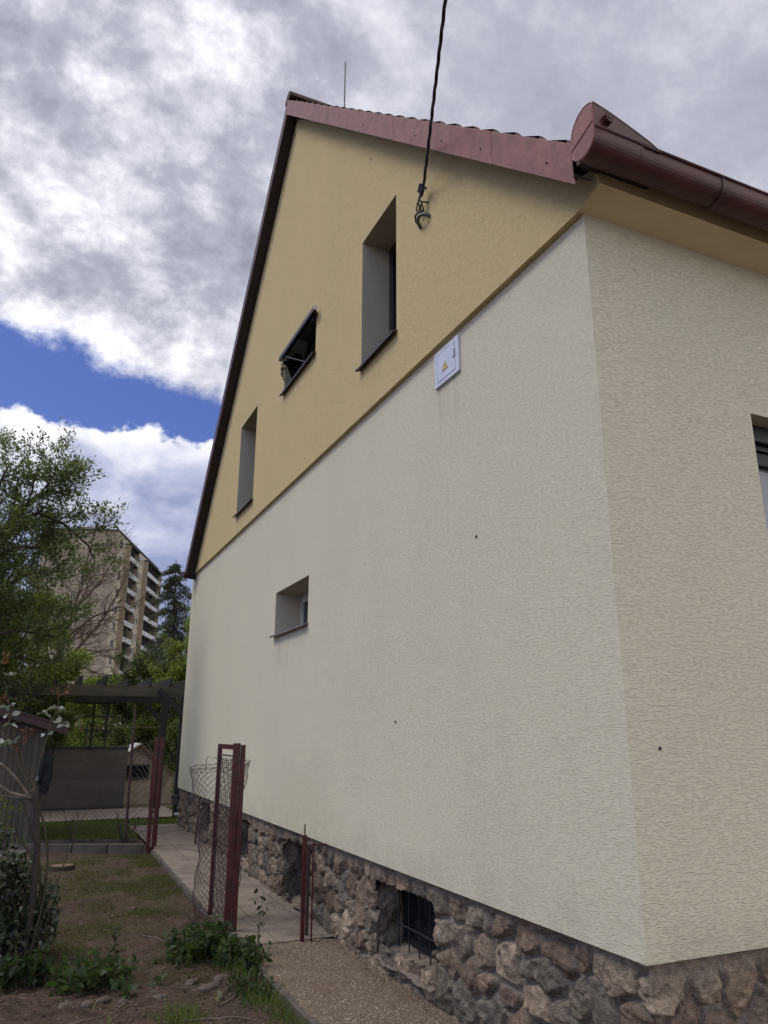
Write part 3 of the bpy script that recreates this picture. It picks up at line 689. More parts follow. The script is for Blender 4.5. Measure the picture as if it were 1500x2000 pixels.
# openings: far jamb of stone, dark recess, barred cellar window
def rough_sheet(A, B, C, D, n1, n2, nrm, name, mat, parent, seed, amp=.02, cols=None):
    u, v_ = np.meshgrid(np.linspace(0, 1, n1), np.linspace(0, 1, n2), indexing='ij')
    A, B, C, D = map(np.array, (A, B, C, D))
    Pp = (A*(1-u)[..., None]+B*u[..., None])*(1-v_)[..., None]+(D*(1-u)[..., None]+C*u[..., None])*v_[..., None]
    L1, L2 = np.linalg.norm(B-A), np.linalg.norm(D-A)
    hh_ = (fbm(u*L1*7, v_*L2*7, seed, 4)-.4)*amp*2
    blocky = facets(u*L1*9, v_*L2*6+3, seed+7, 1.5)*amp*.7
    Pp = Pp+np.array(nrm)*(hh_+blocky)[..., None]
    c0 = np.array((.13, .115, .095) if cols is None else cols)*(1+.8*(fbm(u*L1*6, v_*L2*6, seed+3, 3)-.5))[..., None]
    return mkobj(name, Pp, grid_faces(n1, n2), mat, parent, True, c0.reshape(-1, 3))
for k_, (a_, b_, c_, d_) in enumerate(OPN):
    xd = .36; n_ = 40 if k_ < 2 else 14
    cw = MB(); fx = .24
    ya, yb = a_+.02, b_-.02
    for yy in (ya, yb-.03): cw.box(fx, fx+.04, yy, yy+.03, c_, d_)
    cw.box(fx, fx+.04, ya+.03, yb-.03, c_, c_+.03)
    cwo = cw.build('cellar_window', M['black'], house)
    gr = MB()
    for yy in np.arange(ya+.14, yb-.05, .17): gr.tube([(fx-.06, yy, c_-.03), (fx-.06, yy, d_+.03)], .0055, 6)
    gr.tube([(fx-.07, ya-.03, (c_+d_)/2-.08), (fx-.07, yb+.03, (c_+d_)/2-.08)], .007, 6)
    gr.build('grille', M['black'], cwo)
    MB().box(fx+.045, fx+.05, a_-.1, b_+.1, c_-.1, d_+.1).build('pane', M['glass'], cwo)
    rough_sheet((.035, b_+.0, c_-.12), (xd, b_+.0, c_-.12), (xd, b_+.0, d_+.07), (.035, b_+.0, d_+.07), n_, n_, (0, -1, 0), 'opening_jamb', M['stone'], house, 100+k_, .06, (.19, .155, .12))
    rough_sheet((.055, a_-.01, c_-.12), (xd, a_-.01, c_-.12), (xd, a_-.01, d_+.07), (.055, a_-.01, d_+.07), 10, 10, (0, 1, 0), 'opening_jamb', M['stone'], house, 110+k_, .02)
    rough_sheet((.05, a_, d_+.05), (xd, a_, d_+.05), (xd, b_, d_+.05), (.05, b_, d_+.05), 10, 20, (0, 0, -1), 'opening_lintel', M['stone'], house, 120+k_, .02)
    rough_sheet((.0, a_-.0, c_-.10), (xd, a_-.0, c_+.02), (xd, b_+.03, c_+.02), (-.0, b_+.03, c_-.10), n_, n_, (0, 0, 1), 'sloping_sill', M['mortar'], house, 130+k_, .03)
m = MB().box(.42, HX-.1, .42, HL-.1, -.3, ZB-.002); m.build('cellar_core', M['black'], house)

# ---------------------------------------------------------------- things on the wall
cab = thing('meter_cabinet', (0, 1.665, 4.33), 'pale grey electrical cabinet with a yellow warning triangle under the yellow gable edge', 'electrical cabinet')
ya, yb, za, zb = 1.442, 1.815, 4.160, 4.456
m = MB(); m.box(-.020, .0, ya, yb, za, zb); m.build('frame', M['cabinet'], cab, bevel=.003)
MB().box(-.0235, -.0202, ya+.045, yb-.05, za+.035, zb-.03).build('door', M['cabinet'], cab, bevel=.001)
m = MB()
for (p, q_) in (((yb-.05, za+.035), (yb-.05, zb-.032)), ((yb-.05, zb-.030), (ya+.10, zb-.030))): m.bar((-.0215, p[0], p[1]), (-.0215, q_[0], q_[1]), .003, .005, (1, 0, 0))
m.build('door_gap', M['greypipe'], cab)
tri = lambda s_, x: [(x, 1.642+p*s_, 4.292+q_*s_) for p, q_ in ((-.5, -.43), (.5, -.43), (0, .43))]
m = MB(); m.quad(*tri(.090, -.0243)); m.build('warning_sign', M['blackink'], cab)
m = MB(); m.quad(*tri(.074, -.0248)); m.build('warning_sign', M['yellowsign'], cab)
m = MB(); m.quad((-.0253, 1.639, 4.308), (-.0253, 1.650, 4.294), (-.0253, 1.644, 4.291), (-.0253, 1.649, 4.276), (-.0253, 1.635, 4.294), (-.0253, 1.641, 4.297)); m.build('lightning_symbol', M['blackink'], cab)
m = MB(); m.box(-.030, -.024, ya+.052, ya+.070, 4.30, 4.36); m.build('latch', M['whitecap'], cab)
m = MB(); m.box(-.028, -.024, ya+.047, ya+.051, 4.296, 4.364); m.box(-.028, -.024, ya+.051, ya+.071, 4.293, 4.298); m.build('latch_painted_shadow', M['greypipe'], cab)  # thin dark strips drawn in place of the latch's cast shadow
m = MB(); m.tube([(-.0245, ya+.070, 4.418), (-.0245, ya+.061, 4.422), (-.0245, ya+.057, 4.414), (-.0245, ya+.067, 4.406), (-.0245, ya+.057, 4.398), (-.0245, ya+.065, 4.392)], .0015, 4); m.build('emblem', M['greypipe'], cab)

cable = thing('overhead_cable', (-.1, 1.95, 6.0), 'black twisted power cable running from the gable hook up over the yard', 'cable')
A = Vector((-.10, 1.80, 6.02)); B = Vector((-.70, .325, 6.135)); 
def cabpt(t): # mild sag
    p = A+(B-A)*t; p.z += .0040*max(t, 0)**2*1.2; return p
m = MB()
for k_ in range(3):
    pts = []
    for i in range(0, 260):
        t = i*.012 if i < 200 else 2.4+(i-200)*.25
        ph = t*22+k_*2.094; p = cabpt(t)
        d = (B-A).normalized(); sx = d.cross(Vector((0, 0, 1))).normalized(); sy = sx.cross(d)
        pts.append(p+(sx*math.cos(ph)+sy*math.sin(ph))*.0075)
    m.tube(pts, .0068, 5)
m.build('cable_run', M['black'], cable, smooth=True)
m = MB()
m.tube([A, (-.10, 1.86, 5.955)], [.020, .016], 8); m.tube([(-.10, 1.80, 5.985), (-.12, 1.715, 5.925)], .008, 6); m.tube([(-.11, 1.83, 6.06), (-.11, 1.87, 6.0)], .016, 6)
m.build('strain_clamp', M['black'], cable)
m = MB()
for k_ in range(3):
    w_ = (-.035, .0, .04)[k_]
    m.tube([(-.10, 1.84, 5.97), (-.11+w_*.3, 1.885+w_, 5.93), (-.10, 1.885+w_*1.3, 5.875), (-.07, 1.89+w_*.7, 5.835), (-.06, 1.935, 5.82)], .007, 5)
m.tube([(-.06, 1.90, 5.85), (-.08, 1.95, 5.87), (-.09, 1.985, 5.85), (-.08, 1.99, 5.80), (-.05, 1.985, 5.765), (-.03, 1.96, 5.745)], .009, 6)
m.tube([(-.02, 1.83, 5.90), (-.09, 1.85, 5.90), (-.10, 1.89, 5.84)], .008, 6)
m.build('cable_loops', M['black'], cable, smooth=True)
m = MB(); cxp = [(-.03-.07*math.sin(t), 1.89+.085*math.cos(t), 5.735+.045*math.sin(t)) for t in np.linspace(.0, math.pi, 12)]
m.tube(cxp, .016, 10); m.build('cable_gland', M['greypipe'], cable, smooth=True)

tuft = thing('dried_plant_tuft', (-.18, 5.93, 6.12), 'small dried grey plant tuft hanging from the corner of the propped attic window', 'dried plant')
m = MB(); rr = random.Random(3)
for i in range(26):
    p = Vector((-.10+rr.uniform(-.02, .02), 5.84+rr.uniform(-.04, .05), 6.17+rr.uniform(-.10, .08)))
    m.tube([p, p+Vector((rr.uniform(-.04, .04), rr.uniform(-.05, .05), rr.uniform(-.05, .03)))], rr.uniform(.003, .010), 4)
m.tube([(-.10, 5.86, 6.20), (-.10, 5.85, 6.08)], [.022, .012], 6)
m.build('dry_stems', M['palestem'], tuft)
MB().tube([(-.10, 5.87, 6.36), (-.10, 5.86, 6.20)], .004, 4).build('string', M['whitecap'], tuft)

# ================================================================ YARD
# kerb stones along the path
for i in range(8):
    a_, b_ = 1.20+i*1.0, 2.19+i*1.0
    if i == 7: b_ = 9.05
    m = MB(); jx = rg.uniform(-.006, .006); jz = rg.uniform(-.008, .004)
    z_a, z_b = float(zpath(a_)), float(zpath(b_))
    prof = [(-.80, -.32), (-.80, -.004), (-.793, .004), (-.757, .004), (-.750, -.004), (-.750, -.32)]
    k_ = len(m.v); n = len(prof)
    for yy, zz_ in ((a_, z_a), (b_, z_b)): m.v += [(p[0]+jx, yy, zz_+p[1]+jz) for p in prof]
    m.f += [tuple(range(n)), tuple(reversed(range(n, 2*n)))]+[(j, (j+1) % n, n+(j+1) % n, n+j) for j in range(n)]
    pos = ('at the bottom edge of the picture', 'beside the weed clump', 'beside the nearest red steel frame post', 'just past the wire roll', 'fourth back from the red frame', 'running on behind the wire roll', 'beside the bare earth strip', 'ending at the far red gate posts')[i]
    o = m.build('kerb_stone', M['kerb'], origin=(-.775, (a_+b_)/2, z_a)); tag(o, 'low weathered concrete edging stone along the path, '+pos, 'kerb stone', 'edging stones along the path')
# flower bed kerbs: two rows across the yard
def block_row(p0, p1, n, h0, h1, w_, lab, grp):
    p0, p1 = Vector(p0), Vector(p1)
    for i in range(n):
        a_ = p0.lerp(p1, i/n+.004); b_ = p0.lerp(p1, (i+1)/n-.004)
        zc = (h0+h1)/2
        m = MB().bar((a_.x, a_.y, zc), (b_.x, b_.y, zc), w_, h1-h0)
        o = m.build('kerb_block', M['kerb'], origin=((a_.x+b_.x)/2, (a_.y+b_.y)/2, h0), bevel=.006)
        tag(o, lab[i], 'kerb block', grp)
block_row((-.90, 9.16, 0), (-2.75, 9.95, 0), 4, -.16, .045, .07, ['front bed edging block nearest the red gate posts', 'front bed edging block, second from the red gate posts', 'front bed edging block by the rose canes', 'front bed edging block beside the wooden shed'], 'edging blocks of the flower bed')
block_row((-.86, 10.15, 0), (-2.75, 10.85, 0), 3, -.16, -.012, .05, ['rear bed edging strip nearest the red gate posts', 'rear bed edging strip in the middle below the lawn', 'rear bed edging strip beside the wooden shed'], 'rear edging strips of the flower bed')

def curved_leafset(pos, size, name, mat, parent=None, cols=((.05, .075, .02), (.09, .12, .03)), asp=.5, up=.4, droop=0., seed=1, origin=None, dirs=None, fold=.18):
    "leaf-shaped folded blades, six vertices each"
    r = np.random.default_rng(seed); n = len(pos); pos = np.asarray(pos, float)
    d = r.normal(size=(n, 3)); d[:, 2] += up-droop
    if dirs is not None: d = d*.7+np.asarray(dirs)*1.0
    d /= np.linalg.norm(d, axis=1)[:, None]
    nn = r.normal(size=(n, 3))*.75+np.array((0, 0, 1.)); s_ = np.cross(d, nn); s_ /= np.linalg.norm(s_, axis=1)[:, None]+1e-9
    nr = np.cross(s_, d)
    L = (np.asarray(size)*r.uniform(.65, 1.25, n))[:, None]; Wd = L*asp
    v0 = pos; v1 = pos+d*L*.35+s_*Wd*.5+nr*Wd*fold; v2 = pos+d*L*.75+s_*Wd*.36+nr*Wd*fold*.4; v3 = pos+d*L-nr*L*.12; v4 = pos+d*L*.75-s_*Wd*.36+nr*Wd*fold*.4; v5 = pos+d*L*.35-s_*Wd*.5+nr*Wd*fold
    v6 = pos+d*L*.55-nr*L*.02
    V = np.stack([v0, v1, v2, v3, v4, v5, v6], 1).reshape(-1, 3)
    b = (np.arange(n)*7)[:, None]
    F = np.stack([b+np.array([0, 1, 6, 5]), b+np.array([1, 2, 3, 6]), b+np.array([5, 6, 3, 4])], 1).reshape(-1, 4)
    c0, c1 = np.array(cols[0]), np.array(cols[1]); t_ = r.uniform(0, 1, (n, 1))**1.3
    cl = np.repeat((c0*(1-t_)+c1*t_)*r.uniform(.85, 1.15, (n, 1)), 7, 0)
    return mkobj(name, V, F, mat, parent, True, cl, origin=origin)
def quads(pos, size, name, mat, parent=None, cols=((.05, .075, .02), (.09, .12, .03)), asp=.55, up=.2, seed=1, origin=None, dirs=None):
    "far foliage: four-vertex leaves"
    r = np.random.default_rng(seed); n = len(pos); pos = np.asarray(pos, float)
    d = r.normal(size=(n, 3)); d[:, 2] += up
    if dirs is not None: d = d*.6+np.asarray(dirs)
    d /= np.linalg.norm(d, axis=1)[:, None]
    nn = r.normal(size=(n, 3))*.8+np.array((0, 0, 1.)); s_ = np.cross(d, nn); s_ /= np.linalg.norm(s_, axis=1)[:, None]+1e-9
    nr = np.cross(s_, d); L = (np.asarray(size)*r.uniform(.6, 1.3, n))[:, None]; Wd = L*asp
    V = np.stack([pos, pos+d*L*.45+s_*Wd*.5+nr*Wd*.15, pos+d*L, pos+d*L*.45-s_*Wd*.5+nr*Wd*.15], 1).reshape(-1, 3)
    F = (np.arange(n)*4)[:, None]+np.array([0, 1, 2, 3])
    c0, c1 = np.array(cols[0]), np.array(cols[1]); t_ = r.uniform(0, 1, (n, 1))**1.2
    cl = np.repeat((c0*(1-t_)+c1*t_)*r.uniform(.8, 1.2, (n, 1)), 4, 0)
    return mkobj(name, V, F, mat, parent, True, cl, origin=origin)
def blades(xy, hgt, name, cols, seed, origin=None, lean=.5, wid=.006):
    r = np.random.default_rng(seed); n = len(xy); z = ground_z(xy[:, 0], xy[:, 1])
    if origin is not None and len(origin) > 3: z = np.full(n, origin[3])
    b0 = np.stack([xy[:, 0], xy[:, 1], z-.004], 1); H_ = (hgt*r.uniform(.5, 1.3, n))[:, None]
    a_ = r.uniform(0, 2*np.pi, n); hd = np.stack([np.cos(a_), np.sin(a_), 0*a_], 1); sd_ = np.stack([-np.sin(a_), np.cos(a_), 0*a_], 1)
    ln = r.uniform(.1, 1, (n, 1))*lean
    w_ = wid*r.uniform(.6, 1.3, (n, 1))
    mid = b0+np.array((0, 0, 1))*H_*.6+hd*H_*ln*.35; tip = b0+np.array((0, 0, 1))*H_*(1-.3*ln)+hd*H_*ln
    V = np.stack([b0-sd_*w_*.5, b0+sd_*w_*.5, mid+sd_*w_*.4, mid-sd_*w_*.4, tip], 1).reshape(-1, 3)
    k_ = np.arange(n)[:, None]*5
    F4 = [tuple(q_) for q_ in (k_+np.array([0, 1, 2, 3]))]; F3 = [tuple(q_) for q_ in (k_+np.array([3, 2, 4]))]
    c0, c1 = np.array(cols[0]), np.array(cols[1]); t_ = r.uniform(0, 1, (n, 1))
    cl = np.repeat((c0*(1-t_)+c1*t_), 5, 0)
    o = mkobj(name, V, F4+F3, M['leaf'], None, False, cl); return o
def rnd_xy(n, x0, x1, y0, y1, seed, mask=None):
    r = np.random.default_rng(seed); p = np.stack([r.uniform(x0, x1, n), r.uniform(y0, y1, n)], 1)
    return p if mask is None else p[mask(p[:, 0], p[:, 1]) > r.uniform(0, 1, n)]
# lawn strips
la = np.concatenate([rnd_xy(26000, -2.9, -.80, 10.55, 13.32, 1, lambda x, y: 1.*(y > 10.30+(-.86-x)*.37)), rnd_xy(9000, -.80, 3.5, 12.08, 13.32, 2), rnd_xy(5000, .40, 3.5, 13.3, 16, 4)])
tag(blades(la, .055, 'lawn_grass', ((.085, .13, .026), (.17, .215, .055)), 3, wid=.010), 'short green lawn in front of the terrace behind the bed', 'grass', kind='stuff')
# thin scruffy grass in the yard, denser by the kerb
def ymask(x, y): return np.clip((fbm(x*2.3+3, y*2.3, 5, 4)-.42)*4.0, .04, 1)*np.clip((y-3.1)/1.0, .05, 1)*(.35+.65*np.clip((x+1.9)/.9, 0, 1))
ya_ = rnd_xy(130000, -3.0, -.81, 2.3, 9.1, 7, ymask)
tag(blades(ya_, .028, 'yard_moss_grass', ((.070, .085, .028), (.15, .14, .06)), 5, wid=.007, lean=1.), 'thin trampled grass and moss on the bare yard', 'grass', kind='stuff')
eg = rnd_xy(2600, -1.08, -.81, 1.9, 3.9, 8, lambda x, y: np.clip((x+1.06)/.2, .1, 1)*np.clip((fbm(x*6, y*6, 15, 3)-.35)*5, .1, 1))
eg2 = np.random.default_rng(18).normal(size=(300, 2))*np.array((.07, .09))+np.array((-1.5, 2.62))
tag(blades(np.concatenate([eg, eg2]), .07, 'kerb_grass', ((.08, .12, .03), (.16, .19, .065)), 6, wid=.006, lean=.9), 'green grass tufts growing against the path edging', 'grass', kind='stuff')
# leaf litter, chips
r_l = rnd_xy(13000, -3.1, -.80, 1.9, 7.0, 12, lambda x, y: (.22+.78*np.clip((4.3-y)/1.2, 0, 1))*(.3+.7*np.clip((fbm(x*3, y*3, 25, 3)-.4)*6, 0, 1)))
lz = ground_z(r_l[:, 0], r_l[:, 1])+.004
lit = curved_leafset(np.stack([r_l[:, 0], r_l[:, 1], lz], 1), np.random.default_rng(3).uniform(.006, .034, len(r_l)), 'leaf_litter', M['leaf'], None, ((.04, .028, .020), (.36, .28, .20)), .5, 0, seed=21, dirs=np.tile((0, 0, 0), (len(r_l), 1)))
lit.data.materials[0] = M['leaf']; tag(lit, 'dry leaf bits and wood chips scattered on the soil', 'litter', kind='stuff')
# make the litter lie down: squash height differences
co = np.empty(len(lit.data.vertices)*3, np.float32); lit.data.vertices.foreach_get('co', co); co = co.reshape(-1, 3); base = np.repeat(co[::7, 2], 7); co[:, 2] = base+np.abs(co[:, 2]-base)*.3; lit.data.vertices.foreach_set('co', co.ravel())
ck = rnd_xy(5200, -3.1, -.81, 1.9, 8.6, 26, lambda x, y: (.12+.88*np.clip((4.4-y)/1.3, 0, 1))*np.clip((fbm(x*4, y*4, 35, 3)-.35)*5, .1, 1))
rc_ = np.random.default_rng(27); nc = len(ck); oc = np.array([(1, 0, 0), (-1, 0, 0), (0, 1, 0), (0, -1, 0), (0, 0, 1), (0, 0, -1)], float)
sz = rc_.gamma(1.6, .0038, nc)+.003; Vc = oc[None]*rc_.uniform(.5, 1.3, (nc, 6, 1))*sz[:, None, None]*np.array((1, 1, .7)); an_ = rc_.uniform(0, 6.3, nc)
Vr = Vc.copy(); Vr[..., 0] = Vc[..., 0]*np.cos(an_)[:, None]-Vc[..., 1]*np.sin(an_)[:, None]; Vr[..., 1] = Vc[..., 0]*np.sin(an_)[:, None]+Vc[..., 1]*np.cos(an_)[:, None]
Vr += np.stack([ck[:, 0], ck[:, 1], ground_z(ck[:, 0], ck[:, 1])+sz*.2], 1)[:, None]
Fo = np.array([(0, 2, 4), (2, 1, 4), (1, 3, 4), (3, 0, 4), (2, 0, 5), (1, 2, 5), (3, 1, 5), (0, 3, 5)]); Fc = (np.arange(nc)*6)[:, None, None]+Fo[None]
cl_ = np.repeat(np.array((.085, .060, .046))*rc_.uniform(.5, 1.9, (nc, 1)), 6, 0)
o = mkobj('soil_clods', Vr.reshape(-1, 3), Fc.reshape(-1, 3), M['stone'], None, True, cl_); tag(o, 'small clods and grit lying on the bare soil', 'soil clods', kind='stuff')
st_ = rnd_xy(700, -3.0, -.82, 2.0, 4.4, 16); r_s = np.random.default_rng(17); m = MB()
for x, y in st_:
    an = r_s.uniform(0, 6.3); L = r_s.uniform(.02, .09); x2, y2 = x+math.cos(an)*L, y+math.sin(an)*L
    m.tube([(x, y, float(ground_z(x, y))+.005), (x2, y2, float(ground_z(x2, y2))+.007)], r_s.uniform(.0010, .0028), 3, cap=False)
o = m.build('straw_litter', M['palestem'], fix=False); tag(o, 'dry straws and short sticks strewn over the bare soil', 'litter', kind='stuff')
# path litter along the wall foot
pl_ = rnd_xy(500, -.35, .02, 1.6, 5.5, 14, lambda x, y: np.clip((x+.30)/.3, 0, 1)**2)
o = curved_leafset(np.stack([pl_[:, 0], pl_[:, 1], zpath(pl_[:, 1])+.008], 1), np.full(len(pl_), .016), 'wall_foot_debris', M['leaf'], None, ((.03, .02, .015), (.12, .08, .055)), .5, 0, seed=22)
tag(o, 'dark crumbs and dry bits along the foot of the stone wall', 'debris', kind='stuff')

# border stones in the loose earth
stp = [(-2.02, 3.12, .055, 'round pale'), (-2.06, 3.02, .045, 'small flat'), (-1.92, 3.22, .05, 'brown'), (-1.80, 3.14, .04, 'little'), (-1.66, 3.26, .06, 'long tan'), (-1.56, 3.10, .055, 'dull brown'), (-1.50, 3.34, .07, 'flat tan'), (-1.40, 3.16, .045, 'small grey'), (-1.30, 3.34, .06, 'half buried'), (-1.18, 3.22, .075, 'larger grey'), (-1.08, 3.36, .06, 'rounded'), (-.99, 3.16, .05, 'mossy grey'), (-1.75, 3.40, .05, 'thin'), (-2.15, 3.20, .05, 'buried')]
places = ['left end of the stone row with a dry leaf before it', 'beside the round pale one', 'third from the left', 'in front of the row by the twigs', 'in the middle of the row', 'just right of the middle of the row', 'under the wilted leaves', 'in front of the wilted leaves', 'left of the weed clump', 'below the weed clump', 'below the right side of the weed clump', 'close to the path edging', 'at the back of the row', 'under the left weeds']
import bmesh
for i, ((x, y, r_s, ad), pl) in enumerate(zip(stp, places)):
    if i in (1, 4, 6, 7, 11): continue
    bm = bmesh.new(); bmesh.ops.create_icosphere(bm, subdivisions=3, radius=1)
    zb_ = float(ground_z(x, y)); ax = (r_s*rg.uniform(.9, 1.5), r_s*rg.uniform(.7, 1.1), r_s*rg.uniform(.45, .6)); an = rg.uniform(0, 3.1)
    vs = np.array([v.co[:] for v in bm.verts]); nz = 1+.75*(fbm(vs[:, 0]*1.5+i*7, vs[:, 1]*1.5+vs[:, 2]*1.3, 5+i, 3)-.5)
    vs = vs*nz[:, None]*np.array(ax); vs = np.stack([vs[:, 0]*math.cos(an)-vs[:, 1]*math.sin(an), vs[:, 0]*math.sin(an)+vs[:, 1]*math.cos(an), vs[:, 2]], 1)+np.array((x, y, zb_+-ax[2]*.12))
    o = mkobj('field_stone', vs, [tuple(v.index for v in f.verts) for f in bm.faces], M['pebble'], None, True, origin=(x, y, zb_)); bm.free()
    tag(o, ad+' stone, '+pl, 'stone', 'field stones edging the bare soil')
tw = [((-1.50, 2.55), (-1.10, 2.44), 'long thin twig lying near the bottom edge of the yard'), ((-1.83, 3.0), (-1.70, 3.32), 'grey twig lying across the field stones'), ((-2.2, 2.75), (-1.85, 2.95), 'bent twig on the dark soil at the left'), ((-1.20, 2.80), (-1.02, 3.02), 'pale twig below the weed clump'), ((-1.45, 4.75), (-1.30, 4.55), 'short pale twig on the trampled grass'), ((-.98, 2.50), (-.86, 2.72), 'twig against the path edging grass')]
for (a_, b_, lab) in tw:
    pts = []
    for i in range(7):
        t = i/6; x = a_[0]+(b_[0]-a_[0])*t+rg.uniform(-.012, .012); y = a_[1]+(b_[1]-a_[1])*t+rg.uniform(-.012, .012); pts.append((x, y, float(ground_z(x, y))+.010))
    o = MB().tube(pts, list(np.linspace(.006, .003, 7)), 6).build('twig', M['palestem'], origin=(a_[0], a_[1], pts[0][2])); tag(o, lab, 'twig', 'twigs on the ground')
# wilted leaves
wl = [(-1.32, 3.06), (-1.28, 3.0), (-1.30, 3.12), (-1.22, 2.84), (-1.18, 2.9), (-2.0, 2.98), (-2.28, 2.45), (-1.98, 2.60), (-1.93, 2.66), (-1.05, 2.8)]
o = curved_leafset([(x, y, float(ground_z(x, y))+.02) for x, y in wl], np.full(len(wl), .10), 'wilted_leaves', M['leaf'], None, ((.10, .12, .075), (.20, .20, .13)), .35, 0, seed=9)
tag(o, 'handful of wilted pale green leaves dropped on the soil', 'wilted leaves', kind='stuff')
# stump slice
o = thing('log_slice', (-2.0, 8.35, -.10), 'round cut log slice lying on the yard near the bed edging', 'log slice')
c = [( -2.0+.15*(1+.1*math.sin(3*t))*math.cos(t), 8.35+.13*math.sin(t)) for t in np.linspace(0, 2*math.pi, 20)[:-1]]
MB().prism(c, 2, -.14, -.055).build('bark_rim', M['bark'], o); MB().prism([( -2.0+(p[0]+2.0)*.88, 8.35+(p[1]-8.35)*.88) for p in c], 2, -.1, -.050).build('cut_face', M['stumpwood'], o)

# ---------------------------------------------------------------- fences and posts
def post(mb, x, y, z0, z1, w_, lean=(0, 0)): mb.bar((x, y, z0), (x+lean[0], y+lean[1], z1), w_, w_, (0, 1, 0))
fr = thing('steel_frame', (-.78, 4.85, -.12), 'old red brown steel fence frame by the path with a wire roll tied round it', 'steel frame')
MB().box(-.815, -.755, 4.42, 4.47, -.16, 1.49).build('post', M['redpaint'], fr, bevel=.003)
MB().box(-.75, -.71, 4.40, 4.44, -.16, 1.475).build('post', M['redpaint'], fr, bevel=.003)
MB().box(-.805, -.765, 5.13, 5.17, -.16, 1.475).build('post', M['redpaint'], fr, bevel=.003)
MB().box(-.80, -.77, 4.472, 5.128, 1.43, 1.475).build('top_rail', M['redpaint'], fr, bevel=.003)
MB().tube([(-.785, 4.47, 1.37), (-.785, 5.13, 1.37)], .008, 6).build('tension_rod', M['rust'], fr)
m = MB()
def chain(mb, fn, nw, nk, r=.0021, drop=None):
    for i in range(nw):
        pts = []
        for k_ in range(nk):
            if drop and drop(i, k_): pts.append(None); continue
            pts.append(fn(i+((k_+i) % 2), k_))
        run_ = []
        for p in pts+[None]:
            if p is None:
                if len(run_) > 1: mb.tube(run_, r, 3, cap=False)
                run_ = []
            else: run_.append(p)
# inner panel of the frame
chain(m, lambda u, k_: (-.785+.004*math.sin(u+k_), 4.48+u*.0295, 1.35-k_*.042), 22, 34, .002)
m.build('wire_panel', M['wire'], fr)
roll = thing('wire_mesh_roll', (-.80, 4.85, -.12), 'ragged rusty chain link fence rolled loosely round the red steel frame', 'wire mesh roll')
m = MB(); NW, NK = 56, 44
def rollfn(u, k_):
    t = u/NW; v_ = k_/(NK-1); ang = t*2*math.pi*1.15+.6
    z = 1.27-1.36*v_+.03*math.sin(ang*1.0+1)+.02*t
    fl = .255+.045*max(0, 1-v_*2.6)**1.3-.045*v_+.025*math.sin(v_*7+t*3)
    if v_ > .8: fl -= (v_-.8)*.25
    rad = fl*(1-.12*t)
    jx_ = .006*math.sin(u*.7+k_*.5)+.006*math.sin(u*.3-k_*.9); jy_ = .006*math.cos(u*.9+k_*.5)
    cx = -.82-.02*v_+.03*(v_)
    sq = .97+.06*math.sin(3*ang+v_*4)
    return (cx+rad*math.cos(ang)*sq+jx_, 4.86+rad*.62*math.sin(ang)*sq+jy_, z+.004*math.sin(u*1.1+k_))
chain(m, rollfn, NW, NK, .0023)
m.build('mesh_wires', M['wire'], roll)
m = MB(); m.tube([rollfn(u, 0) for u in np.arange(0, NW, .5)], .0028, 4); m.tube([rollfn(u, 1) for u in np.arange(3, NW-5, .5)], .002, 4)
m.build('selvedge_wire', M['wire'], roll)
m = MB(); m.tube([(-1.0, 4.75, 1.22), (-1.0, 4.75, 1.33), (-.98, 4.8, 1.36), (-.90, 4.85, 1.35), (-.82, 4.6, 1.33)], .003, 4); m.tube([(-.83, 4.40, 1.22), (-.72, 4.38, 1.24), (-.70, 4.50, 1.20), (-.83, 4.50, 1.19), (-.83, 4.40, 1.16), (-.71, 4.38, 1.15)], .0035, 4)
m.build('tie_wire', M['wire'], roll)
gp_ = thing('gate_jamb_post', (-.27, 3.9, -.12), 'slim red steel gate jamb standing on the path close to the stone wall', 'steel post')
m = MB().box(-.285, -.252, 3.885, 3.915, -.13, .72); m.build('post', M['redpaint'], gp_, bevel=.002)
MB().tube([(-.27, 3.90, .72), (-.27, 3.90, .81)], .007, 6).build('hinge_pin', M['rust'], gp_)
MB().tube([(-.20, 3.86, -.13), (-.20, 3.86, .66)], .008, 6).build('side_rod', M['redpaint'], gp_)
MB().box(-.25, -.06, 3.895, 3.905, .63, .642).build('wall_bracket', M['redpaint'], gp_)
MB().box(-.19, -.165, 4.04, 4.06, -.13, .62).build('rear_flat', M['rust'], gp_)
wp = thing('short_rusty_post', (-.12, 9.4, -.05), 'short rusty post leaning by the far end of the stone plinth', 'steel post')
MB().bar((-.12, 9.40, -.06), (-.08, 9.5, .60), .03, .03, (0, 1, 0)).build('post', M['rust'], wp)
fg = thing('far_gate_posts', (-.82, 9.2, -.05), 'pair of tall red brown gate posts at the end of the path edging', 'gate posts')
MB().box(-.865, -.81, 9.15, 9.20, -.12, 1.51).build('post', M['redpaint'], fg, bevel=.003)
MB().box(-.79, -.75, 9.15, 9.19, -.12, 1.49).build('post', M['redpaint'], fg, bevel=.003)
MB().box(-.72, -.685, 9.40, 9.44, -.12, 1.50).build('post', M['redpaint'], fg, bevel=.003)
MB().box(-.809, -.791, 9.16, 9.185, 1.30, 1.33).build('hinge', M['rust'], fg)
MB().box(-.809, -.791, 9.16, 9.185, .45, .48).build('hinge', M['rust'], fg)
fc = thing('chain_link_fence', (-1.05, 10.1, -.03), 'sagging chain link fence on a leaning rusty post behind the flower bed', 'fence')
MB().tube([(-1.05, 10.08, -.06), (-1.075, 10.12, 1.95)], .022, 8).build('post', M['rust'], fc)
m = MB()
chain(m, lambda u, k_: (-1.07-u*.0365, 10.12+u*.0135+.01*math.sin(u*.3), 1.02-k_*.036+.05*math.sin(u*.08)-.10*(u/40)*(1-k_/28)), 37, 29, .0036)
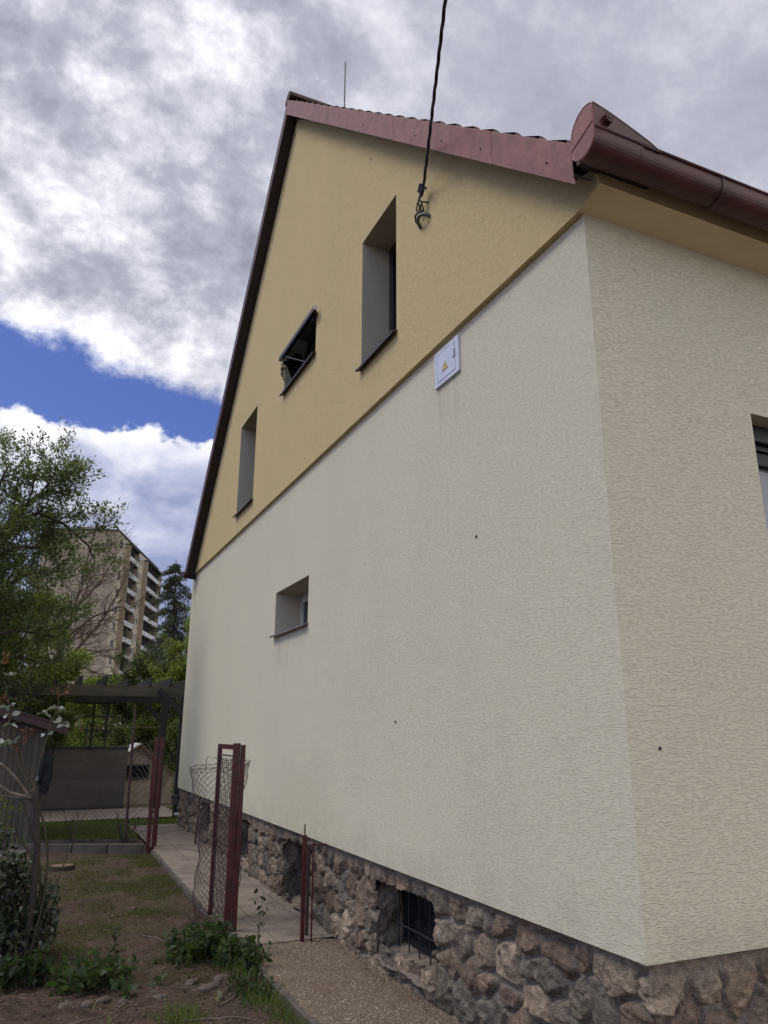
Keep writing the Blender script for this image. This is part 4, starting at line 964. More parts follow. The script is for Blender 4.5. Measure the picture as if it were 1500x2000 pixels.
chain(m, lambda u, k_: (-1.05+u*.031, 10.08-u*.125*.93, 1.42-k_*.050+.03*math.sin(u*.6)), 8, 30, .0036)
m.build('mesh_wires', M['wire'], fc)

# ---------------------------------------------------------------- pergola
pg = thing('pergola', (-1.3, 14, 0), 'dark timber pergola spanning the terrace with rafter ends sticking up', 'pergola')
MB().box(-3.15, .31, 13.26, 13.34, 2.26, 2.475).build('front_beam', M['beam'], pg, bevel=.006)
MB().box(-3.15, .36, 15.22, 15.32, 2.20, 2.38).build('rear_beam', M['pergola'], pg)
xr = [-3.04, -2.66, -2.21, -1.77, -1.32, -.88, -.45, -.06, .24]
for i, x in enumerate(xr):
    m = MB(); hh_ = .15+.02*math.sin(i*2.1)
    m.prism([(13.12, 2.38+hh_), (13.02, 2.42+hh_), (13.02, 2.47+hh_), (15.5, 2.47+hh_), (15.5, 2.38)], 0, x-.024, x+.024) if False else m.box(x-.024, x+.024, 13.14, 15.5, 2.478, 2.478+hh_)
    m.build('rafter', M['pergola'], pg)
for (x, y, w_) in ((.24, 13.30, .11), (.17, 15.27, .13), (-3.0, 13.30, .11), (-3.0, 15.27, .12)):
    MB().box(x-w_/2, x+w_/2, y-w_/2+.006, y+w_/2-.006, -.02, 2.255 if y < 14 else 2.195).build('post', M['pergola'], pg)
for (a_, b_) in (((-.28, 13.22, 2.40), (.28, 13.22, 1.86)), ((-2.45, 13.22, 2.40), (-2.98, 13.22, 2.05)), ((-.30, 15.18, 2.22), (.12, 15.18, 1.80)), ((.24, 13.4, 1.8), (.24, 13.9, 2.40)), ((-2.5, 15.18, 2.2), (-2.95, 15.18, 1.8))):
    MB().bar(a_, b_, .045, .10, (0, 0, 1)).build('brace', M['pergola'], pg)
tr = thing('timber_trellis', (-1.2, 15.4, 1.3), 'black timber trellis grid hanging above the block wall under the pergola', 'trellis')
for x in (-1.33, -1.04): MB().box(x-.022, x+.022, 15.38, 15.41, 1.22, 2.25).build('upright', M['pergola'], tr)
for z, xa, xb in ((2.19, -1.75, -.88), (1.90, -1.55, -.90), (1.61, -1.5, -.92)): MB().box(xa, xb, 15.35, 15.378, z-.018, z+.018).build('crossbar', M['pergola'], tr)

bw = thing('block_wall', (-1.4, 15.6, 0), 'low wall of grey split face concrete blocks behind the terrace', 'wall')
MB().box(-4.4, -.51, 15.50, 15.72, -.08, 1.235).build('block_courses', M['blocks'], bw, bevel=.008)
MB().box(-4.42, -.49, 15.47, 15.75, 1.237, 1.275).build('coping', M['kerb'], bw, bevel=.006)
MB().box(-3.6, -.52, 15.42, 15.465, -.02, .03).build('base_gutter', M['sill'], bw)

# small hut
ht = thing('garden_hut', (.1, 17.2, 0), 'small pale rendered hut with a corrugated gable roof behind the block wall', 'hut')
m = MB(); m.prism([(-.75, -.08), (.24, -.08), (.24, 1.00), (-.08, 1.27), (-.75, .78)], 1, 17.0, 18.4); m.build('hut_wall', M['hutwall'], ht)
m = MB(); n = 26
ts = np.linspace(0, 1, n*2)
for (pa, pb) in (((-.08, 1.30), (-.85, .76)), ((-.08, 1.30), (.30, 1.0))):
    V = []; ys = np.arange(16.93, 18.5, .02)
    for t in (0, 1):
        V.append([(pa[0]+(pb[0]-pa[0])*t, y, pa[1]+(pb[1]-pa[1])*t+.014*math.sin(y*70)) for y in ys])
    k_ = len(m.v); m.v += V[0]+V[1]; L_ = len(ys)
    m.f += [(k_+i, k_+i+1, k_+L_+i+1, k_+L_+i) for i in range(L_-1)]
m.build('hut_roof', M['hutroof'], ht, fix=False)
MB().bar((-.08, 16.92, 1.275), (.32, 16.92, .965), .03, .05).build('barge', M['stumpwood'], ht)
MB().bar((-.08, 16.92, 1.275), (-.80, 16.92, .76), .03, .05).build('barge', M['stumpwood'], ht)
w1 = MB().box(-.62, .20, 16.965, 16.998, .50, .84).build('hut_window', M['beam'], ht)
MB().box(-.58, .16, 16.955, 16.966, .54, .80).build('pane', M['glass'], w1)
lt_ = MB().prism([(.25, -.08), (.80, -.08), (.80, .55), (.25, .95)], 1, 17.0, 17.9).build('lean_to', M['hutwall'], ht)
MB().bar((.24, 16.97, .98), (.86, 16.97, .53), .03, .035).build('lean_to_edge', M['stumpwood'], ht)
for i in range(3): MB().bar((.34+i*.1, 16.99, .30), (.60+i*.06, 16.99, .62), .008, .008).build('lattice_strip', M['pergola'], ht)

# ---------------------------------------------------------------- shed
sh = thing('wooden_shed', (-3.4, 11.5, 0), 'old grey board shed with a red brown sloping roof at the left edge', 'shed')
MB().prism([(-4.6, -.12), (-2.335, -.12), (-2.335, 1.58), (-4.6, 2.2)], 1, 10.6, 12.6).build('board_wall', M['boards'], sh)
def rz(x): return 1.60+(-2.04-x)*.30
m = MB(); m.prism([(-2.02, rz(-2.02)+.075), (-2.02, rz(-2.02)+.05), (-4.8, rz(-4.8)+.05), (-4.8, rz(-4.8)+.075)], 1, 10.28, 12.8); m.build('shed_roof', M['rust'], sh)
m = MB(); m.prism([(-2.04, rz(-2.04)+.045), (-2.04, rz(-2.04)-.06), (-4.8, rz(-4.8)-.10), (-4.8, rz(-4.8)+.045)], 1, 10.30, 10.33); m.build('shed_fascia', M['shedroof'], sh)
m = MB(); m.prism([(-2.30, rz(-2.30)-.08), (-2.30, rz(-2.3)-.17), (-4.7, rz(-4.7)-.22), (-4.7, rz(-4.7)-.10)], 1, 10.56, 10.59); m.build('shed_board', M['shedroof'], sh)
for yy in (10.5, 10.9): MB().tube([(-2.03, yy, rz(-2.03)+.02), (-2.03, yy, rz(-2.03)-.07)], .010, 6).build('roof_screw', M['palestem'], sh)
jk = thing('hanging_jacket', (-2.28, 10.62, .9), 'dark blue jacket hanging from the side of the shed', 'jacket')
V = []; nu, nv = 22, 20
prof = [(1.235, .03, .02), (1.215, .065, .035), (1.16, .085, .05), (1.0, .092, .06), (.85, .085, .06), (.74, .070, .055), (.66, .050, .045), (.655, .02, .02)]
pz = np.array([p[0] for p in prof])[::-1]; px_ = np.array([p[1] for p in prof])[::-1]; py_ = np.array([p[2] for p in prof])[::-1]
for z in np.linspace(.655, 1.235, nu):
    rx, ry = np.interp(z, pz, px_), np.interp(z, pz, py_)
    for j in range(nv):
        t = 2*math.pi*j/nv; k_ = 1+.16*math.sin(5*t+z*6)+.08*math.sin(9*t-z*9)
        V.append((-2.272+rx*math.cos(t)*k_+.02*(1.0-z), 10.63+ry*math.sin(t)*k_, z+.01*math.sin(3*t)*(z < .7)))
F = [(i*nv+j, i*nv+(j+1) % nv, (i+1)*nv+(j+1) % nv, (i+1)*nv+j) for i in range(nu-1) for j in range(nv)]+[tuple(range(nv))]
mkobj('body', V, F, M['jacket'], jk, True)
m = MB(); m.tube([(-2.34, 10.56, 1.15), (-2.355, 10.55, 1.0), (-2.35, 10.55, .80)], [.03, .034, .02], 8); m.build('sleeve', M['jacket'], jk, smooth=True)
MB().box(-2.40, -2.345, 10.575, 10.598, .86, 1.0).build('wall_box', M['cabinet'], sh)
bt = thing('grey_board', (-2.50, 8.0, .05), 'flat grey board resting on a stub behind the rose bush', 'board')
MB().prism([(-2.78, 8.05), (-2.52, 7.85), (-2.40, 7.98), (-2.62, 8.25)], 2, .16, .19).build('top_board', M['pebble'], bt); MB().tube([(-2.55, 8.02, -.08), (-2.55, 8.02, .16)], .02, 6).build('stub', M['bark'], bt)

# clothes line with pegs
cl = thing('clothes_line', (-1.2, 16.6, 1.4), 'thin clothes line strung behind the block wall', 'clothes line')
MB().tube([(-3.2+i*.25, 16.5, 1.70-.03*math.sin(i*.2)) for i in range(17)], .004, 4).build('line', M['palestem'], cl)
MB().tube([(-1.36, 16.55, -.05), (-1.35, 16.55, 1.84)], .022, 8).build('line_pole', M['kerb'], cl)
pc = {'red': (.45, .06, .05), 'blue': (.10, .22, .42), 'white': (.6, .6, .6), 'pale blue': (.35, .48, .60)}
for k_ in pc: M['peg '+k_] = simple(k_+' plastic', pc[k_], None, rough=.5)
for x, cname, lab in ((-2.02, 'red', 'red clothes peg on the line just right of the shed roof'), (-1.96, 'red', 'pinkish red clothes peg beside the first red one'), (-1.75, 'blue', 'blue clothes peg on the line left of the trellis'), (-1.72, 'white', 'white clothes peg left of the trellis'), (-1.48, 'red', 'red clothes peg at the left trellis upright'), (-1.34, 'pale blue', 'pale blue clothes peg on the line pole'), (-1.18, 'red', 'tall red clothes peg between the trellis uprights'), (-1.0, 'white', 'white clothes peg right of the trellis')):
    m = MB(); m.bar((x-.008, 16.5, 1.60), (x, 16.5, 1.72), .014, .012); m.bar((x+.012, 16.5, 1.60), (x+.002, 16.5, 1.72), .014, .012)
    o = m.build('clothes_peg', M['peg '+cname], origin=(x, 16.5, 1.66)); tag(o, lab, 'clothes peg', 'pegs on the clothes line')
# lamp and pot by the far corner
lp = thing('garden_lamp', (.16, 13.1, -.03), 'small square garden lantern on a stake at the corner of the terrace', 'garden lamp')
MB().box(.105, .215, 13.05, 13.15, .22, .40).build('lamp_head', M['kerb'], lp, bevel=.01); MB().tube([(.16, 13.1, -.06), (.16, 13.1, .22)], .018, 8).build('stake', M['sill'], lp)
pt = thing('flower_pot', (.62, 14.6, -.02), 'terracotta pot with a small flowering plant beyond the far house corner', 'flower pot')
m = MB(); m.tube([(.58, 14.6, -.02), (.58, 14.6, .20), (.58, 14.6, .24)], [.10, .14, .15], 16); m.build('pot', M['terracotta'], pt, smooth=False)
r_ = np.random.default_rng(8); pp = r_.normal(size=(420, 3))*np.array((.12, .12, .11))+np.array((.58, 14.6, .42)); curved_leafset(pp, np.full(420, .06), 'foliage', M['leaf'], pt, ((.05, .07, .025), (.10, .13, .05)), .5, seed=5)
pp = r_.normal(size=(30, 3))*np.array((.10, .10, .06))+np.array((.55, 14.55, .52)); curved_leafset(pp, np.full(30, .05), 'flowers', M['leaf'], pt, ((.35, .05, .10), (.6, .25, .35)), .8, seed=6)
pr = np.array([(.05+r_.uniform(-.3, .4), 13.25+r_.uniform(-.1, .2), 0) for _ in range(9)])
for i, p in enumerate([(.30, 13.18), (.36, 13.24), (.24, 13.22)]):
    bm = bmesh.new(); bmesh.ops.create_icosphere(bm, subdivisions=2, radius=.05+.01*i)
    vs = np.array([v.co[:] for v in bm.verts])*np.array((1.1, .9, .6))+np.array((p[0], p[1], .02))
    o = mkobj('white_pebble', vs, [tuple(v.index for v in f.verts) for f in bm.faces], M['hutroof'], None, True, origin=(p[0], p[1], 0)); bm.free()
    tag(o, ('pale round pebble beside the garden lamp, nearest it', 'pale round pebble beside the garden lamp, farthest right', 'pale pebble just behind the garden lamp stake')[i], 'pebble', 'pebbles by the garden lamp')

# ---------------------------------------------------------------- rose bush at the left
ROSE = [
[(-2.777, 4.2, 1.349), (-2.71, 4.22, 1.292), (-2.641, 4.24, 1.223), (-2.561, 4.26, 1.125), (-2.503, 4.28, 1.024), (-2.457, 4.3, 0.903)],
[(-2.5, 4.2, 1.128), (-2.468, 4.22, 0.988), (-2.438, 4.24, 0.83), (-2.423, 4.26, 0.674), (-2.414, 4.28, 0.481), (-2.408, 4.3, 0.18), (-2.418, 4.32, -0.16)],
[(-2.435, 4.2, 1.691), (-2.435, 4.22, 1.629), (-2.452, 4.24, 1.506), (-2.476, 4.26, 1.384), (-2.496, 4.28, 1.222), (-2.499, 4.3, 1.121), (-2.456, 4.32, 1.019), (-2.402, 4.34, 0.897), (-2.356, 4.36, 0.735), (-2.325, 4.38, 0.575), (-2.332, 4.4, 0.342), (-2.358, 4.42, -0.16)],
[(-2.74, 4.2, 1.648), (-2.69, 4.22, 1.555), (-2.651, 4.24, 1.487), (-2.638, 4.26, 1.345), (-2.614, 4.28, 1.185), (-2.562, 4.3, 1.005), (-2.486, 4.32, 0.824), (-2.409, 4.34, 0.632), (-2.362, 4.36, 0.427), (-2.333, 4.38, -0.16)],
[(-2.789, 4.2, 1.588), (-2.715, 4.22, 1.447), (-2.639, 4.24, 1.322), (-2.571, 4.26, 1.205), (-2.504, 4.28, 1.095)],
[(-2.615, 4.2, 1.629), (-2.646, 4.22, 1.507), (-2.64, 4.24, 1.426), (-2.601, 4.26, 1.325), (-2.55, 4.28, 1.223), (-2.494, 4.3, 1.113)],
[(-2.793, 4.2, 1.194), (-2.673, 4.22, 1.116), (-2.563, 4.24, 1.084), (-2.492, 4.26, 1.064)],
[(-2.745, 4.2, 1.104), (-2.582, 4.22, 1.078), (-2.488, 4.24, 1.156)],
[(-2.745, 4.2, 0.962), (-2.657, 4.22, 0.85), (-2.572, 4.24, 0.76), (-2.466, 4.26, 0.657), (-2.427, 4.28, 0.52)],
[(-2.179, 4.2, 0.706), (-2.2, 4.22, 0.59), (-2.243, 4.24, 0.438), (-2.283, 4.26, 0.288), (-2.341, 4.28, 0.086), (-2.381, 4.3, -0.16)],
[(-2.332, 4.2, 0.601), (-2.319, 4.22, 0.465), (-2.339, 4.24, 0.222), (-2.401, 4.26, -0.16)],
[(-2.83, 4.2, 1.995), (-2.797, 4.22, 1.914), (-2.741, 4.24, 1.71), (-2.779, 4.26, 1.588)],
[(-2.413, 4.2, 1.914), (-2.391, 4.22, 1.839), (-2.407, 4.24, 1.734), (-2.429, 4.26, 1.65), (-2.44, 4.28, 1.547)]]
PALE = [(-2.805, 4.2, 2.038), (-2.767, 4.2, 1.799), (-2.772, 4.2, 1.717), (-2.748, 4.2, 1.652), (-2.429, 4.2, 1.779), (-2.488, 4.2, 1.736), (-2.373, 4.2, 1.78), (-2.368, 4.2, 1.663), (-2.31, 4.2, 1.647), (-2.76, 4.2, 1.508), (-2.699, 4.2, 1.507), (-2.454, 4.2, 1.58)]
REDL = [(-2.679, 4.2, 1.467), (-2.617, 4.2, 1.58), (-2.809, 4.2, 1.831), (-2.415, 4.2, 1.93), (-2.335, 4.2, 1.941), (-2.845, 4.2, 2.171), (-2.63, 4.2, 1.499)]
rb = thing('rose_bush', (-2.45, 4.3, -.12), 'leggy rose bush of bare canes with pale leaf clusters in front of the shed', 'rose bush')
rad = [(.010, .016), (.022, .030), (.005, .011), (.005, .011), (.005, .008), (.004, .007), (.012, .016), (.0035, .004), (.006, .009), (.004, .008), (.004, .008), (.003, .006), (.003, .005)]
for i, st in enumerate(ROSE):
    st2 = []
    for a_, b_ in zip(st[:-1], st[1:]):
        for t in (0, .33, .66): st2.append(Vector(a_).lerp(Vector(b_), t)+Vector((rg.uniform(-.004, .004), rg.uniform(-.006, .006), 0)))
    st2.append(Vector(st[-1])); rr_ = list(np.linspace(rad[i][0], rad[i][1], len(st2)))
    m = MB().tube(st2, rr_, 7)
    if i != 1:
        for q_ in range(2, len(st2)-1, 2):
            dd = Vector((rg.uniform(-1, 1), rg.uniform(-1, 1), .2)).normalized(); m.tube([st2[q_], st2[q_]+dd*(rr_[q_]+.008)], [.003, .0006], 4)
    m.build('cane', M['bark'] if i == 1 else M['palestem'] if i in (0, 6, 7) else M['greenstem'], rb, smooth=True)
pp, dd_ = [], []
for c0 in PALE:
    for j in range(5):
        pp.append(Vector(c0)+Vector((rg.uniform(-.035, .035), rg.uniform(-.04, .04), rg.uniform(-.012, .012)))); dd_.append((rg.uniform(-1.3, 1.3), rg.uniform(-1, .4), .05))
curved_leafset([tuple(p) for p in pp], np.full(len(pp), .062), 'pale_leaves', M['glossleaf'], rb, ((.16, .19, .15), (.34, .38, .34)), .62, 0, seed=31, dirs=np.array(dd_)*1.6)
pp = []
for c0 in REDL:
    for j in range(7): pp.append(Vector(c0)+Vector((rg.uniform(-.03, .03), rg.uniform(-.03, .03), rg.uniform(-.035, .035))))
curved_leafset([tuple(p) for p in pp], np.full(len(pp), .045), 'young_red_leaves', M['leaf'], rb, ((.16, .045, .025), (.20, .10, .05)), .4, .5, seed=32)
def blobleaves(blobs, n, seed, flat=1.):
    "n points spread through ellipsoid blobs (cx,cy,cz,rx,ry,rz), denser near their skins"
    r = np.random.default_rng(seed); vol = np.array([(b[3]*b[4]*b[5])**.75 for b in blobs]); k_ = r.choice(len(blobs), n, p=vol/vol.sum())
    B_ = np.array(blobs)[k_]; d = r.normal(size=(n, 3)); d /= np.linalg.norm(d, axis=1)[:, None]
    rad_ = r.uniform(0, 1, (n, 1))**.45*(1+.25*r.normal(size=(n, 1))*.6)
    return B_[:, :3]+d*rad_*B_[:, 3:]
# leafy lower growth of the bush and neighbouring shrub
bl = [(-2.62, 4.55, .28, .30, .35, .30), (-2.80, 4.3, .62, .25, .3, .30), (-2.45, 4.5, .10, .22, .3, .20), (-2.75, 4.4, .0, .40, .4, .25), (-2.55, 4.4, .48, .18, .2, .16), (-2.95, 4.5, .4, .3, .4, .4), (-2.28, 4.35, .25, .10, .15, .22), (-2.30, 4.4, .0, .12, .2, .12)]
p_ = blobleaves(bl, 5200, 41); p_ = p_[p_[:, 2] > -.1]
sb = thing('leafy_shrub', (-2.7, 4.5, -.12), 'dark glossy leafed shrub crowding the base of the rose canes at the left', 'shrub')
curved_leafset(p_, np.full(len(p_), .050), 'foliage', M['glossleaf'], sb, ((.022, .035, .016), (.075, .10, .055)), .6, .1, seed=43)
m = MB()
for i in range(16):
    a_ = Vector((-2.65+rg.uniform(-.2, .2), 4.5+rg.uniform(-.15, .15), -.14)); b_ = a_+Vector((rg.uniform(-.3, .3), rg.uniform(-.2, .2), rg.uniform(.4, .8))); MB().tube([a_, a_.lerp(b_, .5)+Vector((.03, 0, .04)), b_], [.009, .007, .003], 5).build('stem', M['bark'], sb)
p_ = blobleaves([(-2.90, 5.4, .75, .30, .3, .35)], 500, 44)
ys = thing('pale_sapling', (-2.8, 5.4, -.1), 'bright yellow green sapling between the rose canes and the shed', 'sapling')
curved_leafset(p_, np.full(len(p_), .05), 'foliage', M['leaf'], ys, ((.08, .11, .02), (.13, .16, .03)), .5, .3, seed=45); MB().tube([(-2.8, 5.4, -.1), (-2.85, 5.4, .8)], .008, 5).build('stem', M['greenstem'], ys)

# weeds
def weed(name, cx, cy, rx, ry, hgt, n, seed, lab, cols=((.035, .065, .022), (.075, .115, .04)), leaf=.055):
    z0 = float(ground_z(cx, cy)); t_ = thing(name, (cx, cy, z0), lab, 'weeds', 'weed clumps at the edge of the yard'); r = np.random.default_rng(seed); P_, m = [], MB()
    for i in range(n):
        x, y = cx+r.normal()*rx*.5, cy+r.normal()*ry*.5; hh_ = hgt*r.uniform(.4, 1.15)*math.exp(-((x-cx)/rx)**2*.5)
        tip = Vector((x+r.normal()*.05, y+r.normal()*.05, z0+hh_)); b_ = Vector((x, y, z0-.02)); mid = b_.lerp(tip, .5)+Vector((r.normal()*.01, r.normal()*.01, 0))
        m.tube([b_, mid, tip], [.003, .0025, .0012], 4)
        for q_ in range(int(5+hh_*26)):
            t = r.uniform(.25, 1); P_.append(tuple(b_.lerp(tip, t)+Vector((r.normal()*.012, r.normal()*.012, 0))))
    m.build('stems', M['greenstem'], t_); curved_leafset(P_, np.full(len(P_), leaf), 'leaves', M['leaf'], t_, cols, .72, .25, seed=seed+1); return t_
weed('weed_clump', -1.08, 3.88, .30, .30, .26, 95, 51, 'dense broad leaved weed clump at the foot of the red steel frame')
weed('weed_clump', -.84, 3.55, .13, .30, .19, 50, 53, 'weed clump spilling over the path edging beside the frame', leaf=.05)
weed('weed_clump', -1.95, 3.55, .30, .22, .17, 60, 55, 'low weeds at the right foot of the leafy shrub', leaf=.06)
weed('weed_clump', -2.45, 3.75, .30, .22, .20, 50, 57, 'dark weeds below the leafy shrub at the left edge', ((.025, .045, .018), (.05, .08, .03)), .06)
weed('weed_clump', -.93, 2.95, .12, .30, .12, 30, 59, 'small weeds against the path edging near the bottom of the picture', leaf=.04)
tw_ = thing('tall_weed', (-1.83, 3.45, -.1), 'single upright dark leaved weed stem in front of the low weeds', 'weed')
MB().tube([(-1.83, 3.45, -.12), (-1.84, 3.45, .05), (-1.86, 3.44, .24)], [.004, .003, .002], 5).build('stem', M['greenstem'], tw_)
curved_leafset([(-1.84+.0*i, 3.45, .0+i*.012) for i in range(20)], np.full(20, .05), 'leaves', M['leaf'], tw_, ((.02, .04, .02), (.04, .065, .03)), .5, .1, seed=61)
tw_ = thing('tall_weed', (-.66, 3.62, -.12), 'thin nettle stem rising beside the path in front of the wire roll', 'weed')
MB().tube([(-.72, 3.70, -.12), (-.70, 3.70, .15), (-.68, 3.70, .33)], [.004, .003, .0015], 5).build('stem', M['greenstem'], tw_)
curved_leafset([(-.70+.004*i*(-1)**i, 3.70, .02+i*.02) for i in range(16)], np.full(16, .06), 'leaves', M['leaf'], tw_, ((.04, .06, .03), (.07, .10, .05)), .4, .1, seed=63)
# young rose sticks in the bed
for (x, y, lab, sd_) in ((-1.83, 9.85, 'bare forked rose stick in the bed in front of the block wall', 1), (-1.12, 9.65, 'twiggy young rose with red leaves by the leaning fence post', 2)):
    t_ = thing('young_rose', (x, y, -.03), lab, 'young rose', 'young roses in the bed'); m = MB(); P_ = []
    for i in range(3+sd_*2):
        m = MB(); a_ = Vector((x, y, -.05)); b_ = a_+Vector((rg.uniform(-.16, .20), rg.uniform(-.1, .1), rg.uniform(.35, .62))); mid = a_.lerp(b_, .5)+Vector((rg.uniform(-.04, .04), 0, 0)); m.tube([a_, mid, b_], [.008, .006, .003], 5); m.build('stem', M['bark'], t_)
        for q_ in range(4 if sd_ == 1 else 12): P_.append(tuple(mid.lerp(b_, rg.uniform(0, 1))))
    curved_leafset(P_, np.full(len(P_), .035), 'leaves', M['leaf'], t_, ((.05, .03, .02), (.09, .06, .03)), .5, .2, seed=70+sd_)

# ================================================================ TREES
def rot_towards(d, ang, rr_):
    ax = d.cross(Vector((rr_.gauss(0, 1), rr_.gauss(0, 1), rr_.gauss(0, 1))))
    if ax.length < 1e-6: ax = Vector((1, 0, 0))
    return (Matrix.Rotation(ang, 3, ax.normalized()) @ d).normalized()
def grow(limbs, levels, seed, droop=0., upb=.15, tipr=.25):
    """limbs: (points, r0, r1). levels: list of (children per metre, length, angle, wiggle). Returns wood MB and leaf seats."""
    rr_ = random.Random(seed); wood = MB(); seats, sdir = [], []
    def branch(pts, r0, r1, lv):
        n = len(pts); wood.tube(pts, list(np.linspace(r0, r1, n)), 6 if lv == 0 else 4 if lv == 1 else 3, cap=False)
        L = sum((pts[i+1]-pts[i]).length for i in range(n-1))
        if lv >= len(levels):
            k_ = max(2, int(L/.055))
            for i in range(k_):
                t = (i+rr_.random())/k_*(n-1); a_ = int(min(t, n-2)); seats.append(tuple(pts[a_].lerp(pts[a_+1], t-a_))); sdir.append(tuple((pts[a_+1]-pts[a_]).normalized()))
            return
        dens, ln, ang, wig = levels[lv]
        cnt = max(1, int(L*dens+rr_.random()))
        for i in range(cnt):
            t = (.18+.82*(i+rr_.random())/cnt)*(n-1)*.999 if lv else (i+rr_.random())/cnt*(n-1)*.999
            a_ = int(min(t, n-2)); p = pts[a_].lerp(pts[a_+1], t-a_); d = (pts[a_+1]-pts[a_]).normalized()
            d = rot_towards(d, ang*rr_.uniform(.6, 1.3), rr_); d.z += upb-droop*lv; d.normalize()
            l_ = ln*rr_.uniform(.5, 1.2)*(1-.45*t/(n-1)); k_ = 5 if lv < 2 else 3; q_ = [p]
            for _ in range(k_):
                d = (d+Vector((rr_.gauss(0, wig), rr_.gauss(0, wig), rr_.gauss(0, wig)+(upb-droop)*.25))).normalized(); q_.append(q_[-1]+d*l_/k_)
            rb_ = (r0+(r1-r0)*t/(n-1))*.5
            branch(q_, max(rb_, .004), max(rb_*tipr, .0025), lv+1)
    for pts, r0, r1 in limbs: branch([Vector(p) for p in pts], r0, r1, 0)
    return wood, np.array(seats), np.array(sdir)

# big leafy fruit tree at the left
lt1 = thing('fruit_tree', (-4.6, 12.9, 0), 'tall leafy fruit tree arching over the shed at the left', 'tree', 'trees beyond the yard')
limbs = [([(-4.6, 12.9, -.1), (-4.5, 12.8, 1.6), (-4.3, 12.6, 3.0), (-3.9, 12.3, 4.2)], .16, .08),
 ([(-3.9, 12.3, 4.2), (-3.36, 11.7, 5.14), (-3.0, 11.6, 5.65), (-2.7, 11.5, 5.80), (-2.45, 11.5, 5.75)], .06, .018),
 ([(-3.25, 11.6, 5.2), (-2.9, 11.5, 5.36), (-2.45, 11.5, 5.20), (-2.0, 11.5, 4.85), (-1.85, 11.5, 4.55)], .035, .010),
 ([(-3.9, 12.3, 4.2), (-3.7, 12, 5.0), (-3.6, 11.8, 5.9), (-3.5, 11.7, 6.2)], .06, .015),
 ([(-2.95, 11.6, 5.65), (-2.8, 11.6, 5.95), (-2.7, 11.55, 6.2), (-2.72, 11.5, 6.30)], .022, .006),
 ([(-2.6, 11.5, 5.8), (-2.38, 11.5, 5.85), (-2.32, 11.5, 6.0)], .016, .005),
 ([(-4.2, 12.4, 3.2), (-3.5, 11.9, 3.9), (-2.9, 11.7, 4.3), (-2.4, 11.6, 4.35)], .06, .012),
 ([(-4.3, 12.5, 2.8), (-3.7, 12, 3.1), (-3.0, 11.9, 3.3), (-2.3, 11.8, 3.2)], .05, .012),
 ([(-4.0, 12.3, 3.9), (-3.8, 11.8, 4.4), (-3.2, 11.5, 4.7), (-2.6, 11.4, 4.75)], .045, .010),
 ([(-4.3, 12.5, 3.6), (-4.6, 12.0, 4.8), (-4.8, 11.8, 6.0)], .06, .015),
 ([(-3.9, 12.3, 4.2), (-3.6, 12.6, 4.7), (-3.1, 12.8, 5.0), (-2.6, 12.9, 5.0)], .045, .012),
 ([(-4.3, 12.5, 3.0), (-3.5, 12.9, 3.6), (-2.8, 13.1, 3.9), (-2.2, 13.2, 3.7)], .05, .012),
 ([(-4.3, 12.5, 2.6), (-3.6, 12.4, 2.7), (-2.9, 12.6, 2.9), (-2.5, 12.7, 2.8)], .04, .012)]
wd, seat, sdr = grow(limbs, [(7., 1.05, .9, .16), (9., .5, .8, .2), (7., .22, .7, .2)], 5, droop=.02)
wd.build('trunk', M['bark'], lt1, fix=False)
sel = np.random.default_rng(1).random(len(seat)) < 1.0
quads(np.repeat(seat, 6, 0)+np.random.default_rng(4).normal(size=(len(seat)*6, 3))*.055, np.full(len(seat)*6, .070), 'crown', M['leaf'], lt1, ((.070, .105, .034), (.19, .235, .085)), .5, .15, seed=81, dirs=np.repeat(sdr, 6, 0)*.6)

def bushy(name, label, base, blobs, n, size, cols, seed, group='trees beyond the yard', cat='tree', trunk=None, shoots=60, asp=.5):
    t_ = thing(name, base, label, cat, group); r = np.random.default_rng(seed)
    sub = []
    for b in blobs:
        for _ in range(int(7+10*b[3])):
            d = r.normal(size=3); d /= np.linalg.norm(d); q_ = r.uniform(.45, 1.0); s_ = r.uniform(.16, .36)
            sub.append((b[0]+d[0]*b[3]*q_, b[1]+d[1]*b[4]*q_, b[2]+d[2]*b[5]*q_, b[3]*s_, b[4]*s_, b[5]*s_*.8))
    p_ = blobleaves(sub, n, seed+1)
    m = MB(); sh_ = []
    for _ in range(shoots):
        s_ = sub[r.integers(len(sub))]; a_ = Vector(s_[:3]); b0 = blobs[r.integers(len(blobs))]
        d = Vector(s_[:3])-Vector(b0[:3]); d.z = abs(d.z)+.3; d.normalize(); L = r.uniform(.25, .6)*max(blobs[0][3], .8)
        e_ = a_+d*(L+s_[3]); m.tube([a_, a_.lerp(e_, .5)+Vector(tuple(r.normal(size=3)*.03)), e_], [.012, .008, .004], 3, cap=False)
        for q_ in range(26): sh_.append(tuple(a_.lerp(e_, r.uniform(.2, 1))+Vector(tuple(r.normal(size=3)*.05))))
    for s_ in sub[::3]:
        m.tube([base, Vector(base).lerp(Vector(s_[:3]), .55)+Vector((0, 0, .2)), s_[:3]], [.05, .03, .01], 4, cap=False)
    if trunk: m.tube(trunk, list(np.linspace(.12, .05, len(trunk))), 6)
    m.build('trunk', M['bark'], t_, fix=False)
    allp = np.concatenate([p_, np.array(sh_)]) if sh_ else p_
    allp = allp[allp[:, 2] > base[2]+.02]
    quads(allp, np.full(len(allp), size), 'crown', M['leaf'], t_, cols, asp, .1, seed+2)
    return t_
G1, G2, G3, G4 = ((.10, .145, .034), (.25, .30, .08)), ((.075, .11, .032), (.18, .22, .065)), ((.13, .175, .034), (.30, .35, .085)), ((.055, .080, .030), (.14, .17, .055))
